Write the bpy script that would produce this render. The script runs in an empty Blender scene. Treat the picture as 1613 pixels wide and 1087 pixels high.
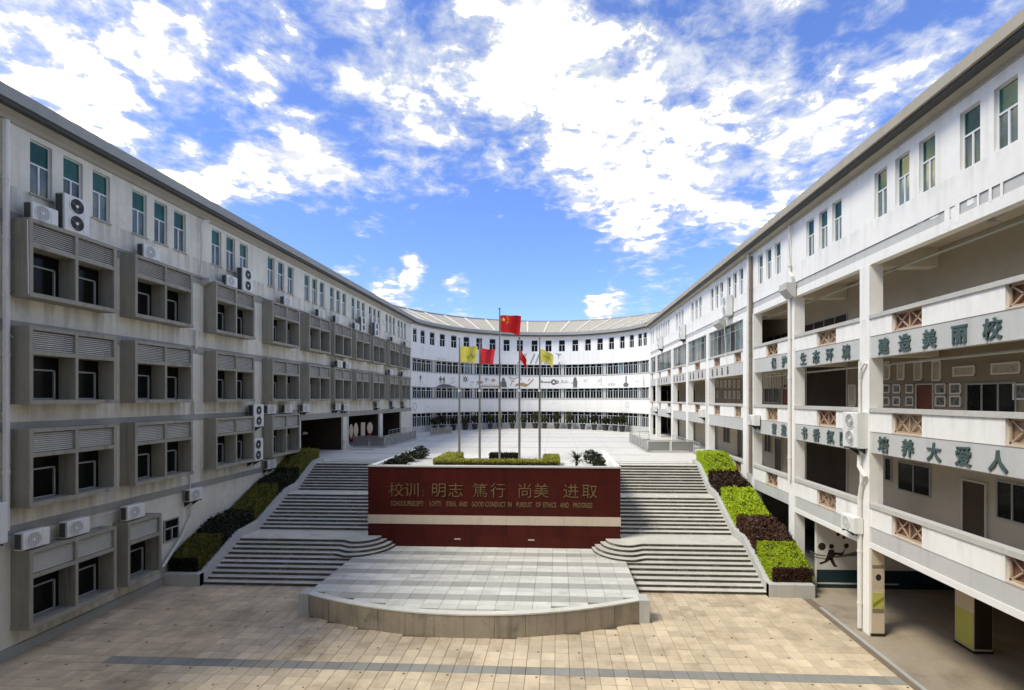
import bpy, math, random
import numpy as np
from mathutils import Vector, Matrix

random.seed(7)
RNG = np.random.default_rng(7)
scene = bpy.context.scene
COL = scene.collection
R = math.radians

# ------------------------------------------------------------------ camera
HC = 8.5                                   # eye height above the lower court
YAW = math.atan(0.05)
SN, CS = math.sin(YAW), math.cos(YAW)
FPX, VPX, HZ = 800.0, 877.0, 627.0         # focal length, vanishing point and horizon of the photograph (pixels)
cam = bpy.data.cameras.new("camera")
cam.sensor_width = 36.0
cam.lens = 36.0 * FPX / 1613.0
cam.shift_x = -30.5 / 1613.0
cam.shift_y = 83.5 / 1613.0
cam.clip_start, cam.clip_end = 0.1, 3000.0
camo = bpy.data.objects.new("camera", cam)
COL.objects.link(camo)
camo.location = (0, 0, HC)
camo.rotation_euler = (R(90), 0, YAW)
scene.camera = camo

# ------------------------------------------------------------------ sun, exposure
SUN_DIR = Vector((-0.50, -0.30, 0.81)).normalized()      # towards the sun
sun = bpy.data.lights.new("sun", 'SUN')
sun.energy = 1.1
sun.angle = R(18)
sun.color = (1.0, 0.95, 0.81)
suno = bpy.data.objects.new("sun", sun)
COL.objects.link(suno)
suno.rotation_euler = SUN_DIR.to_track_quat('Z', 'Y').to_euler()
vs = scene.view_settings
vs.view_transform = 'Standard'
vs.look = 'None'
vs.exposure = 1.72
vs.gamma = 1.0
vs.use_curve_mapping = False
scene.cycles.max_bounces = 6
scene.cycles.diffuse_bounces = 4
scene.cycles.glossy_bounces = 3
scene.cycles.transmission_bounces = 4
scene.cycles.use_denoising = True


def pix_dir(u, v):
    """direction seen at a pixel of the photograph"""
    a, b = (u - (VPX - FPX * SN / CS)) / FPX, (HZ - v) / FPX
    return Vector((-SN + a * CS, CS + a * SN, b)).normalized()


# ------------------------------------------------------------------ sky with clouds
def make_world():
    w = bpy.data.worlds.new("World")
    scene.world = w
    w.use_nodes = True
    nt = w.node_tree
    nt.nodes.clear()
    N = lambda t, **k: _n(nt, t, **k)
    L = nt.links.new
    out = N('ShaderNodeOutputWorld')
    bg = N('ShaderNodeBackground')
    bg.inputs['Strength'].default_value = 0.15
    L(bg.outputs[0], out.inputs[0])
    sky = N('ShaderNodeTexSky')
    sky.sky_type = 'NISHITA'
    sky.sun_disc = False
    sky.sun_elevation = math.asin(SUN_DIR.z)
    sky.sun_rotation = math.atan2(SUN_DIR.x, SUN_DIR.y)
    sky.altitude = 50
    sky.air_density = 1.0
    sky.dust_density = 0.6
    sky.ozone_density = 2.5
    tint = N('ShaderNodeMixRGB', blend_type='MULTIPLY')
    tint.inputs[0].default_value = 1.0
    tint.inputs[2].default_value = (0.31, 0.36, 0.53, 1)
    L(sky.outputs[0], tint.inputs[1])
    tc = N('ShaderNodeTexCoord')
    d = tc.outputs['Generated']
    # planar cloud-layer coordinates
    sep = N('ShaderNodeSeparateXYZ')
    L(d, sep.inputs[0])

    def math_(op, a, b=None, clamp=False):
        m = N('ShaderNodeMath', operation=op)
        m.use_clamp = clamp
        for i, x in enumerate((a, b)):
            if x is None:
                continue
            if isinstance(x, (int, float)):
                m.inputs[i].default_value = x
            else:
                L(x, m.inputs[i])
        return m.outputs[0]
    zz = math_('ADD', math_('MAXIMUM', sep.outputs[2], 0.0), 0.16)
    px, py = math_('DIVIDE', sep.outputs[0], zz), math_('DIVIDE', sep.outputs[1], zz)
    comb = N('ShaderNodeCombineXYZ')
    L(px, comb.inputs[0])
    L(py, comb.inputs[1])
    P = comb.outputs[0]

    def noise(vec, scale, detail, rough, dist=0.0, off=(0, 0, 0)):
        mp = N('ShaderNodeMapping')
        mp.inputs['Location'].default_value = off
        L(vec, mp.inputs[0])
        n = N('ShaderNodeTexNoise')
        n.inputs['Scale'].default_value = scale
        n.inputs['Detail'].default_value = detail
        n.inputs['Roughness'].default_value = rough
        n.inputs['Distortion'].default_value = dist
        L(mp.outputs[0], n.inputs['Vector'])
        return n
    # wobble the direction so that the large cloud masses get ragged rims
    wob = noise(d, 5.0, 4, 0.6)
    wv = N('ShaderNodeVectorMath', operation='MULTIPLY_ADD')
    L(wob.outputs['Color'], wv.inputs[0])
    wv.inputs[1].default_value = (0.22, 0.22, 0.22)
    wv.inputs[2].default_value = (-0.11, -0.11, -0.11)
    wd = N('ShaderNodeVectorMath', operation='ADD')
    L(d, wd.inputs[0])
    L(wv.outputs[0], wd.inputs[1])
    masses = [  # pixel, radius px, weight: cloud banks (+) and blue gaps (-)
        (450, 250, 95, .30), (590, 285, 110, .30), (330, 270, 80, .25), (900, 170, 150, .24), (1000, 240, 120, .17),
        (120, 70, 170, .16), (60, 200, 150, .26), (1050, 350, 95, .25), (1150, 380, 60, .25), (960, 360, 70, .22),
        (662, 424, 24, .85), (728, 448, 36, .85), (965, 488, 34, .75), (622, 470, 44, .75), (540, 430, 30, .6), (520, 420, 22, .25), (800, 60, 120, .16),
        (1150, 150, 170, .12), (1250, 250, 110, .22), (350, 90, 110, .16), (640, 130, 100, .16), (170, 130, 120, .14), (250, 250, 90, .22),
        (290, 190, 80, -.34), (390, 195, 70, -.30), (520, 205, 70, -.36), (600, 245, 55, -.25), (640, 400, 130, -.46),
        (800, 400, 110, -.5), (900, 440, 120, -.46), (720, 340, 70, -.32), (480, 390, 70, -.40), (1180, 328, 40, -.30), (1290, 40, 60, -.22),
        (1460, 20, 60, -.25), (640, 15, 50, -.22), (530, 70, 50, -.16), (350, 20, 50, -.2), (1100, 440, 80, -.30), (400, 330, 50, -.3),
    ]
    acc = None
    for (u, v, r, wgt) in masses:
        c = pix_dir(u, v)
        c2 = pix_dir(u + r, v)
        ang = c.angle(c2)
        dp = N('ShaderNodeVectorMath', operation='DISTANCE')
        L(wd.outputs[0], dp.inputs[0])
        dp.inputs[1].default_value = c
        mr = N('ShaderNodeMapRange', interpolation_type='SMOOTHERSTEP')
        L(dp.outputs['Value'], mr.inputs[0])
        mr.inputs[1].default_value = 1.55 * ang
        mr.inputs[2].default_value = 0.25 * ang
        mr.inputs[3].default_value = 0.0
        mr.inputs[4].default_value = wgt
        acc = mr.outputs[0] if acc is None else math_('ADD', acc, mr.outputs[0])
    n1 = noise(P, 2.3, 9, 0.62, 0.3, (3.1, 1.7, 0.4))
    n2 = noise(P, 6.0, 8, 0.62, 0.4, (1.0, 5.0, 2.0))
    n4 = noise(P, 15.0, 6, 0.6, 0.3, (4.0, 7.0, 3.0))
    acc = math_('ADD', math_('MULTIPLY', acc, 0.72), math_('MULTIPLY', math_('SUBTRACT', n4.outputs[0], 0.5), 0.85))
    cov = math_('ADD', math_('ADD', math_('MULTIPLY', n1.outputs[0], 0.5), math_('MULTIPLY', n2.outputs[0], 0.95)), acc)
    mask = N('ShaderNodeMapRange', interpolation_type='SMOOTHSTEP')
    L(cov, mask.inputs[0])
    mask.inputs[1].default_value = 0.55
    mask.inputs[2].default_value = 1.04
    # cloud tone: bright tops, pale blue-grey thick parts
    n3 = noise(P, 4.6, 8, 0.62, 0.3, (9.0, 2.0, 1.0))
    ramp = N('ShaderNodeValToRGB')
    ramp.color_ramp.elements[0].position = 0.34
    ramp.color_ramp.elements[0].color = (0.0, 0.0, 0.0, 1)
    ramp.color_ramp.elements[1].position = 0.66
    ramp.color_ramp.elements[1].color = (1.0, 1.0, 1.0, 1)
    L(n3.outputs[0], ramp.inputs[0])
    core = N('ShaderNodeMapRange', interpolation_type='SMOOTHSTEP')
    L(cov, core.inputs[0])
    core.inputs[1].default_value = 0.76
    core.inputs[2].default_value = 1.14
    tone = N('ShaderNodeMixRGB')
    L(math_('POWER', math_('MULTIPLY', core.outputs[0], ramp.outputs[0]), 2.6), tone.inputs[0])
    thin = N('ShaderNodeMixRGB')
    L(math_('MULTIPLY', math_('SUBTRACT', n2.outputs[0], 0.3), 2.6, True), thin.inputs[0])
    thin.inputs[1].default_value = (1.28, 1.43, 1.68, 1)
    thin.inputs[2].default_value = (2.05, 2.08, 2.10, 1)
    L(thin.outputs[0], tone.inputs[1])
    tone.inputs[2].default_value = (92.0, 78.0, 32.0, 1)
    mix = N('ShaderNodeMixRGB')
    mm = math_('MULTIPLY', mask.outputs[0], 0.97)
    L(mm, mix.inputs[0])
    L(tint.outputs[0], mix.inputs[1])
    L(tone.outputs[0], mix.inputs[2])
    L(mix.outputs[0], bg.inputs[0])


def _n(nt, t, **k):
    n = nt.nodes.new(t)
    for a, b in k.items():
        setattr(n, a, b)
    return n


make_world()

# ------------------------------------------------------------------ materials
MATS = {}


def M(name, col, rough=0.8, var=0.12, scale=1.5, bump=0.0, bscale=40, spec=0.3, metal=0.0, streak=0.0, island=0.0, blotch=None, alpha=1.0, trans=0.0, coat=0.0):
    if name in MATS:
        return MATS[name]
    m = bpy.data.materials.new(name)
    m.use_nodes = True
    nt = m.node_tree
    b = nt.nodes['Principled BSDF']
    L = nt.links.new
    b.inputs['Roughness'].default_value = rough
    b.inputs['Metallic'].default_value = metal
    b.inputs['Specular IOR Level'].default_value = spec
    b.inputs['Alpha'].default_value = alpha
    b.inputs['Transmission Weight'].default_value = trans
    b.inputs['Coat Weight'].default_value = coat
    geo = _n(nt, 'ShaderNodeNewGeometry')

    def math_(op, a, c=None):
        q = _n(nt, 'ShaderNodeMath', operation=op)
        for i, x in enumerate((a, c)):
            if x is None:
                continue
            if isinstance(x, (int, float)):
                q.inputs[i].default_value = x
            else:
                L(x, q.inputs[i])
        return q.outputs[0]

    def noise(sc, det=5, rg=0.6, stretch=None):
        n = _n(nt, 'ShaderNodeTexNoise')
        n.inputs['Scale'].default_value = sc
        n.inputs['Detail'].default_value = det
        n.inputs['Roughness'].default_value = rg
        v = geo.outputs['Position']
        if stretch:
            mp = _n(nt, 'ShaderNodeMapping')
            mp.inputs['Scale'].default_value = stretch
            L(v, mp.inputs[0])
            v = mp.outputs[0]
        L(v, n.inputs['Vector'])
        return n.outputs[0]
    f = math_('ADD', math_('MULTIPLY', math_('SUBTRACT', noise(scale), 0.5), var * 3.2),
              math_('MULTIPLY', math_('SUBTRACT', noise(scale * 11, 3), 0.5), var * 1.6))
    f = math_('ADD', f, 1.0)
    if island:
        oi = _n(nt, 'ShaderNodeObjectInfo')
        f = math_('MULTIPLY', f, math_('ADD', math_('MULTIPLY', geo.outputs['Random Per Island'], island * 1.4), 1 - island * .7))
        f = math_('MULTIPLY', f, math_('ADD', math_('MULTIPLY', oi.outputs['Random'], island * 1.4), 1 - island * .7))
    if streak:
        s = noise(1.0, 6, 0.65, (2.6, 2.6, 0.16))
        mr = _n(nt, 'ShaderNodeMapRange', interpolation_type='SMOOTHSTEP')
        L(s, mr.inputs[0])
        mr.inputs[1].default_value = 0.47
        mr.inputs[2].default_value = 0.75
        mr.inputs[3].default_value = 1.0
        mr.inputs[4].default_value = 1 - streak
        f = math_('MULTIPLY', f, mr.outputs[0])
    f = math_('MAXIMUM', f, 0.08)
    vm = _n(nt, 'ShaderNodeVectorMath', operation='SCALE')
    vm.inputs[0].default_value = col[:3]
    L(f, vm.inputs['Scale'])
    c = vm.outputs[0]
    if blotch:
        bcol, bsc, lo, hi = blotch
        mr = _n(nt, 'ShaderNodeMapRange', interpolation_type='SMOOTHSTEP')
        L(noise(bsc, 7, 0.65), mr.inputs[0])
        mr.inputs[1].default_value = lo
        mr.inputs[2].default_value = hi
        mx = _n(nt, 'ShaderNodeMixRGB')
        L(mr.outputs[0], mx.inputs[0])
        L(c, mx.inputs[1])
        mx.inputs[2].default_value = (*bcol, 1)
        c = mx.outputs[0]
    L(c, b.inputs['Base Color'])
    if bump:
        bp = _n(nt, 'ShaderNodeBump')
        bp.inputs['Strength'].default_value = bump
        bp.inputs['Distance'].default_value = 0.02
        L(noise(bscale, 6, 0.65), bp.inputs['Height'])
        L(bp.outputs[0], b.inputs['Normal'])
    MATS[name] = m
    return m


def leafmat(name, col, tr=0.25, island=0.55):
    m = M(name, col, rough=0.55, var=0.18, scale=2.0, island=island, spec=0.25)
    nt = m.node_tree
    b = nt.nodes['Principled BSDF']
    src = b.inputs['Base Color'].links[0].from_socket
    t = nt.nodes.new('ShaderNodeBsdfTranslucent')
    nt.links.new(src, t.inputs[0])
    mx = nt.nodes.new('ShaderNodeMixShader')
    mx.inputs[0].default_value = tr
    nt.links.new(b.outputs[0], mx.inputs[1])
    nt.links.new(t.outputs[0], mx.inputs[2])
    nt.links.new(mx.outputs[0], nt.nodes['Material Output'].inputs[0])
    return m


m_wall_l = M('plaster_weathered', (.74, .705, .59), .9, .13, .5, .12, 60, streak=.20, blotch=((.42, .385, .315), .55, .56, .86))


def add_level_streaks(m, levels, depth, amount):
    """brown vertical streaks on the wall, strongest just below the given heights"""
    nt = m.node_tree
    b = nt.nodes['Principled BSDF']
    src = b.inputs['Base Color'].links[0].from_socket
    L = nt.links.new
    geo = _n(nt, 'ShaderNodeNewGeometry')
    sep = _n(nt, 'ShaderNodeSeparateXYZ')
    L(geo.outputs['Position'], sep.inputs[0])
    acc = None
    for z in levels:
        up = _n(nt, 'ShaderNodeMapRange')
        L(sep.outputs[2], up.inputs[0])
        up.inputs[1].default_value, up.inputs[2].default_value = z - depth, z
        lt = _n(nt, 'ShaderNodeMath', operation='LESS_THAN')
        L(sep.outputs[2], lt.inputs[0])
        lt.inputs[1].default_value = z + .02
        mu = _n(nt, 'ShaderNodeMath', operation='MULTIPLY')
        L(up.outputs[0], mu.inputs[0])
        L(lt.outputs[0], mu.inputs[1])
        if acc is None:
            acc = mu.outputs[0]
        else:
            ad = _n(nt, 'ShaderNodeMath', operation='ADD')
            L(acc, ad.inputs[0])
            L(mu.outputs[0], ad.inputs[1])
            acc = ad.outputs[0]
    mp = _n(nt, 'ShaderNodeMapping')
    mp.inputs['Scale'].default_value = (3.5, 3.5, .22)
    L(geo.outputs['Position'], mp.inputs[0])
    n = _n(nt, 'ShaderNodeTexNoise')
    n.inputs['Scale'].default_value = 1.0
    n.inputs['Detail'].default_value = 6
    L(mp.outputs[0], n.inputs['Vector'])
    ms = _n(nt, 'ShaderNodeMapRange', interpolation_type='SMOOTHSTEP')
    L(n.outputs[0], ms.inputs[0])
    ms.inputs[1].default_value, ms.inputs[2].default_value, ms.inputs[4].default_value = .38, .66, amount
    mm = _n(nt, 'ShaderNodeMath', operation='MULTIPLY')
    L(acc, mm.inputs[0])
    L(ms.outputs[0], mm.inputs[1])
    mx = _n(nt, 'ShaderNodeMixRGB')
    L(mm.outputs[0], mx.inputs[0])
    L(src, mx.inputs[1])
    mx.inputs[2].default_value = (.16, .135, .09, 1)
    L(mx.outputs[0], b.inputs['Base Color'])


add_level_streaks(m_wall_l, (11.86, 8.32, 4.92, .95, 15.45), 1.3, .42)
m_band_l = M('band_grey', (.34, .335, .295), .85, .1, .8, .1, 50, streak=.15)
m_bay = M('bay_concrete', (.33, .31, .25), .85, .15, .9, .15, 50, streak=.4)
m_slat = M('slat_paint', (.66, .63, .545), .6, .1, 1.2)
m_frame = M('window_frame_white', (.70, .72, .72), .4, .06, 2)
m_frame_d = M('window_frame_grey', (.34, .35, .33), .45, .06, 2)
m_glass = M('glass_dark', (.008, .009, .007), .15, .3, .7, spec=.14)
m_glass_g = M('glass_green', (.012, .072, .052), .12, .5, 1.1, spec=.28, island=.5)
m_glass_b = M('glass_bluish', (.10, .14, .135), .12, .6, 1.6, spec=.45, island=.7)
m_roof = M('roof_grey', (.41, .37, .29), .75, .08, .6, .05, 30, streak=.1)
m_fascia = M('fascia_grey', (.33, .335, .31), .7, .07, .5, streak=.12)
m_gutter = M('gutter_shade', (.075, .078, .07), .6, .1)  # gutter strip with the shadow line under the eaves put into its colour
m_soffit = M('soffit_cream', (.42, .39, .32), .85, .1, .5, streak=.1)
m_seam = M('roof_seam', (.72, .68, .58), .7, .06)
m_white = M('paint_white_wall', (.84, .825, .765), .85, .06, .4, .08, 60, streak=.13, blotch=((.64, .61, .53), .8, .60, .90))
m_arcw = M('arc_white', (.86, .845, .79), .85, .05, .3, .05, 50, streak=.10, blotch=((.72, .66, .55), .35, .58, .85))
add_level_streaks(m_white, (16.9, 14.75, 11.33, 8.0, 4.6), .55, .16)
m_beam = M('beam_grey', (.52, .52, .49), .85, .07, .5, .06, 60, streak=.12)
m_beamlip = M('beam_lip', (.78, .77, .72), .85, .05)
m_rail = M('rail_concrete', (.50, .49, .44), .85, .1, .8, .1, 50, streak=.1)
m_inner = M('corridor_plaster', (.48, .43, .345), .9, .08, .5)
m_inner2 = M('corridor_brown', (.28, .235, .165), .9, .12, .6)
m_inner3 = M('corridor_tan', (.46, .41, .32), .9, .1, .5)
m_ceil = M('corridor_ceiling', (.68, .61, .50), .9, .06, .5)
m_floor = M('corridor_floor', (.30, .27, .23), .8, .1, .6)
m_lattice = M('lattice_brown', (.42, .31, .21), .7, .18, 3)
m_latback = M('lattice_rust', (.20, .10, .06), .8, .3, 2.5)
m_lattan = M('lattice_tan', (.35, .25, .165), .8, .25, 2.5)
m_letter = M('letter_teal', (.068, .105, .098), .4, .08)
m_brown = M('letter_brown', (.16, .095, .06), .5, .15)
m_pipe = M('pipe_cream', (.74, .72, .66), .5, .07, 2, streak=.12)
m_pipe_d = M('pipe_stained', (.20, .17, .13), .7, .3, 2, streak=.4)
m_ac = M('ac_white', (.74, .74, .70), .45, .06, 1.5, streak=.12)
m_acg = M('ac_grille', (.40, .41, .39), .6, .06)
m_acd = M('ac_dark', (.035, .038, .035), .6, .1)
m_fin = M('ac_fins', (.10, .105, .095), .6, .1)
m_red = M('red_granite', (.062, .0062, .0032), .5, .26, 1.1, .05, 80, spec=.22, streak=.32, island=.16)
m_gold = M('gold_letter', (.19, .12, .052), .6, .3, 6, streak=.25)
m_beige = M('beige_stone', (.60, .50, .38), .6, .08, .9, streak=.12)
m_tile = M('court_tile', (.58, .475, .325), .8, .25, .30, .12, 30, island=.20, blotch=((.31, .235, .15), .5, .45, .76))
m_tile_g = M('court_tile_grey', (.25, .245, .215), .8, .2, .5, .1, 30, island=.14, blotch=((.34, .29, .22), .7, .5, .8))
m_mortar = M('mortar', (.19, .145, .10), .95, .2, 2)
m_mark = M('tile_marker', (.10, .065, .04), .7, .1)
m_stage = M('stage_tile', (.60, .59, .515), .6, .16, .5, .06, 40, island=.13, blotch=((.36, .34, .28), .6, .52, .8))
m_stage_g = M('stage_tile_grey', (.38, .37, .32), .6, .12, .6, .06, 40, island=.14)
m_stagew = M('stage_stone', (.36, .31, .235), .8, .2, .8, .15, 30, streak=.45, blotch=((.16, .145, .11), 1.2, .5, .78))
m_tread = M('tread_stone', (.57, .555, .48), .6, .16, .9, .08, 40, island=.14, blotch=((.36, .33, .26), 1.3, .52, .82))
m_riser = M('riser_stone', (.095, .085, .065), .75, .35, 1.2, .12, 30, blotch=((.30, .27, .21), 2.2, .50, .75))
m_plaza = M('plaza_stone', (.64, .62, .56), .7, .07, .25, .05, 30, blotch=((.54, .52, .46), .35, .5, .8))
m_plaza_g = M('plaza_band', (.40, .40, .37), .7, .12, .5)
m_curb = M('planter_curb', (.50, .49, .45), .8, .1, .9, .12, 40, streak=.15)
m_soil = M('soil', (.05, .035, .022), .95, .3, 6, .4, 20)
m_conc = M('concrete', (.33, .275, .20), .9, .16, .5, .12, 30, blotch=((.22, .175, .12), .6, .48, .76))
m_earth = M('ground_far', (.22, .21, .18), .95, .15, .1)
m_hg = leafmat('leaf_golden', (.37, .46, .022), .3, .45)
m_hg_core = M('hedge_core_green', (.04, .06, .008), .95, .3, 5)
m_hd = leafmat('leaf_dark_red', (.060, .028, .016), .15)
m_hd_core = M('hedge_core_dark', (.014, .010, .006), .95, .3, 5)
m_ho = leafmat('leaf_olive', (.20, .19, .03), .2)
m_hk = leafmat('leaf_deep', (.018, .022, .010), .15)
m_hy = leafmat('leaf_yellow', (.34, .34, .045), .3, .4)
m_pl = leafmat('leaf_pot', (.040, .050, .018), .15)
m_pr = leafmat('leaf_pot_red', (.085, .045, .025), .15)
m_trunk = M('bark', (.09, .07, .05), .9, .3, 8, .4, 40)
m_pot = M('pot_dark', (.045, .045, .042), .6, .2, 3)
m_steel = M('steel_pole', (.30, .29, .27), .35, .06, 2, metal=.6, spec=.5)
m_railm = M('rail_steel', (.42, .42, .40), .4, .06, 2, metal=.5)
m_railg = M('rail_glass', (.22, .21, .185), .15, .2, .6, spec=.6, alpha=.72)
m_flagr = leafmat('flag_red', (.50, .012, .012), .3, 0)
m_flagr2 = leafmat('flag_red_faded', (.55, .035, .04), .3, 0)
m_flagy = leafmat('flag_yellow', (.62, .56, .10), .35, 0)
m_star = M('flag_star', (.75, .55, .06), .7, .05)
m_flagg = M('flag_green_print', (.22, .28, .03), .7, .1)
m_black = M('dark_void', (.035, .026, .017), .9, .3, 1)
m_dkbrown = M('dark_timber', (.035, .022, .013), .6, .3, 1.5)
m_door = M('door_red', (.16, .035, .022), .5, .12, 2)
m_doord = M('door_dark', (.05, .035, .022), .5, .15, 2)
m_mur = M('mural_grey', (.15, .145, .13), .8, .2, 3)
m_murb = M('mural_brown', (.40, .27, .15), .8, .2, 3)
m_murl = M('mural_light', (.56, .55, .51), .8, .1, 3)
m_logo = M('logo_grey', (.36, .36, .345), .8, .1, 3)
m_pframe = M('picture_frame', (.72, .69, .62), .5, .05)
m_print1 = M('print_landscape', (.22, .21, .18), .6, .5, 6, blotch=((.06, .07, .05), 7, .45, .6))
m_print2 = M('print_sheet', (.50, .44, .34), .7, .15, 5, blotch=((.30, .26, .20), 8, .5, .65))
m_navy = M('skirting_navy', (.012, .035, .042), .5, .15)
m_murwall = M('mural_wall', (.66, .64, .58), .85, .08, .5)
m_posterb = M('poster_cream', (.66, .55, .40), .6, .06, 2)
m_postery = M('poster_yellow', (.52, .50, .12), .6, .1, 4)
m_posterg = M('poster_grey', (.25, .20, .13), .6, .1, 4)
m_disp = M('display_board', (.72, .58, .42), .6, .12, 5)
m_dispr = M('display_red', (.28, .02, .015), .6, .1, 3)
m_cable = M('cable', (.09, .085, .075), .6, .1)
m_cablew = M('cable_white', (.68, .67, .62), .5, .05)

# ------------------------------------------------------------------ building blocks
WLOC = {}


class MB:
    """collects geometry in world space; build() links it as ONE mesh object"""

    def __init__(s):
        s.v, s.f, s.m = [], [], []

    def quad(s, a, b, c, d, m=0):
        i = len(s.v)
        s.v += [tuple(a), tuple(b), tuple(c), tuple(d)]
        s.f.append((i, i + 1, i + 2, i + 3))
        s.m.append(m)

    def box(s, x0, x1, y0, y1, z0, z1, m=0, mt=None):
        if x1 < x0: x0, x1 = x1, x0
        if y1 < y0: y0, y1 = y1, y0
        i = len(s.v)
        s.v += [(x0, y0, z0), (x1, y0, z0), (x1, y1, z0), (x0, y1, z0), (x0, y0, z1), (x1, y0, z1), (x1, y1, z1), (x0, y1, z1)]
        for q, k in (((3, 2, 1, 0), m), ((4, 5, 6, 7), m if mt is None else mt), ((0, 1, 5, 4), m), ((1, 2, 6, 5), m), ((2, 3, 7, 6), m), ((3, 0, 4, 7), m)):
            s.f.append(tuple(i + j for j in q))
            s.m.append(k)

    def cbox(s, x0, x1, y0, y1, z0, z1, c=.02, m=0):
        """box with chamfered top rim"""
        i = len(s.v)
        s.v += [(x0, y0, z0), (x1, y0, z0), (x1, y1, z0), (x0, y1, z0), (x0, y0, z1 - c), (x1, y0, z1 - c), (x1, y1, z1 - c), (x0, y1, z1 - c),
                (x0 + c, y0 + c, z1), (x1 - c, y0 + c, z1), (x1 - c, y1 - c, z1), (x0 + c, y1 - c, z1)]
        for q in ((0, 1, 5, 4), (1, 2, 6, 5), (2, 3, 7, 6), (3, 0, 4, 7), (4, 5, 9, 8), (5, 6, 10, 9), (6, 7, 11, 10), (7, 4, 8, 11), (8, 9, 10, 11), (3, 2, 1, 0)):
            s.f.append(tuple(i + j for j in q))
            s.m.append(m)

    def poly(s, pts, m=0):
        i = len(s.v)
        s.v += [tuple(p) for p in pts]
        s.f.append(tuple(range(i, i + len(pts))))
        s.m.append(m)

    def prism(s, pts, z0, z1, m=0, mt=None, axis='z'):
        """extrude a 2D outline (counter-clockwise): axis z -> (x,y), axis x -> (y,z), axis y -> (x,z)"""
        def P(a, b, h):
            return (a, b, h) if axis == 'z' else ((h, a, b) if axis == 'x' else (a, h, b))
        n = len(pts)
        i = len(s.v)
        s.v += [P(a, b, z0) for a, b in pts] + [P(a, b, z1) for a, b in pts]
        s.f.append(tuple(reversed(range(i, i + n))))
        s.m.append(m)
        s.f.append(tuple(range(i + n, i + 2 * n)))
        s.m.append(m if mt is None else mt)
        for k in range(n):
            j = (k + 1) % n
            s.f.append((i + k, i + j, i + n + j, i + n + k))
            s.m.append(m)

    def tube(s, pts, r, n=8, m=0, caps=True):
        pts = [Vector(p) for p in pts]
        rs = r if isinstance(r, (list, tuple)) else [r] * len(pts)
        rings = []
        for k, p in enumerate(pts):
            t = (pts[min(k + 1, len(pts) - 1)] - pts[max(k - 1, 0)]).normalized()
            a = t.cross(Vector((0, 0, 1)))
            if a.length < 1e-3:
                a = Vector((1, 0, 0))
            a.normalize()
            b = a.cross(t).normalized()
            i = len(s.v)
            rings.append(i)
            for q in range(n):
                an = 2 * math.pi * q / n
                s.v.append(tuple(p + (a * math.cos(an) + b * math.sin(an)) * rs[k]))
        for k in range(len(rings) - 1):
            for q in range(n):
                q2 = (q + 1) % n
                s.f.append((rings[k] + q, rings[k] + q2, rings[k + 1] + q2, rings[k + 1] + q))
                s.m.append(m)
        if caps:
            s.f.append(tuple(rings[0] + q for q in range(n)))
            s.m.append(m)
            s.f.append(tuple(rings[-1] + q for q in reversed(range(n))))
            s.m.append(m)

    def disc(s, c, ax, r0, r1, th, n=20, m=0):
        """flat ring (r0 inner, r1 outer) facing axis ax ('x' or 'y'), thickness th"""
        c = Vector(c)
        A, B, T = (Vector((0, 1, 0)), Vector((0, 0, 1)), Vector((1, 0, 0))) if ax == 'x' else (Vector((1, 0, 0)), Vector((0, 0, 1)), Vector((0, -1, 0)))
        for q in range(n):
            a0, a1 = 2 * math.pi * q / n, 2 * math.pi * (q + 1) / n
            e0, e1 = A * math.cos(a0) + B * math.sin(a0), A * math.cos(a1) + B * math.sin(a1)
            if r0 > 0:
                s.quad(c + e0 * r0 + T * th, c + e0 * r1 + T * th, c + e1 * r1 + T * th, c + e1 * r0 + T * th, m)
                s.quad(c + e0 * r0, c + e0 * r0 + T * th, c + e1 * r0 + T * th, c + e1 * r0, m)
            else:
                s.poly([c + T * th, c + e0 * r1 + T * th, c + e1 * r1 + T * th], m)
            s.quad(c + e0 * r1, c + e1 * r1, c + e1 * r1 + T * th, c + e0 * r1 + T * th, m)

    def mesh(s, name, mats, origin=(0, 0, 0)):
        me = bpy.data.meshes.new(name)
        o = Vector(origin)
        me.from_pydata([(x - o.x, y - o.y, z - o.z) for x, y, z in s.v], [], s.f)
        for m in (mats if isinstance(mats, (list, tuple)) else [mats]):
            me.materials.append(m)
        me.polygons.foreach_set('material_index', s.m)
        me.update()
        return me

    def build(s, name, mats, parent=None, origin=None):
        if origin is None:
            origin = WLOC[parent.name] if parent else (0, 0, 0)
        return put(name, s.mesh(name, mats, origin), parent, origin)


def put(name, me, parent=None, loc=(0, 0, 0), rz=0.0):
    """link a mesh as an object at a WORLD location (parents are not rotated unless noted)"""
    o = bpy.data.objects.new(name, me)
    COL.objects.link(o)
    loc = Vector(loc)
    if parent:
        o.parent = parent
        o.location = loc - WLOC[parent.name]
    else:
        o.location = loc
    o.rotation_euler.z = rz
    WLOC[o.name] = loc
    return o


def tag(o, label=None, cat=None, group=None, kind=None):
    if label: o['label'] = label
    if cat: o['category'] = cat
    if group: o['group'] = group
    if kind: o['kind'] = kind
    return o


def thing(name, label, cat, loc, group=None, rz=0.0):
    o = bpy.data.objects.new(name, None)
    COL.objects.link(o)
    o.location = loc
    o.rotation_euler.z = rz
    o.empty_display_size = .2
    WLOC[o.name] = Vector(loc)
    return tag(o, label, cat, group)


def sub(name, me, parent, loc=(0, 0, 0), rz=0.0, rx=0.0):
    """child at a LOCAL location"""
    o = bpy.data.objects.new(name, me)
    COL.objects.link(o)
    o.parent = parent
    o.location = loc
    o.rotation_euler = (rx, 0, rz)
    return o


def DX(u, X):
    return FPX * X / (CS * (u - VPX))


def YX(u, X):
    """distance along the court of a feature measured at pixel column u on the facade plane X"""
    return (DX(u, X) + X * SN) / CS


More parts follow.
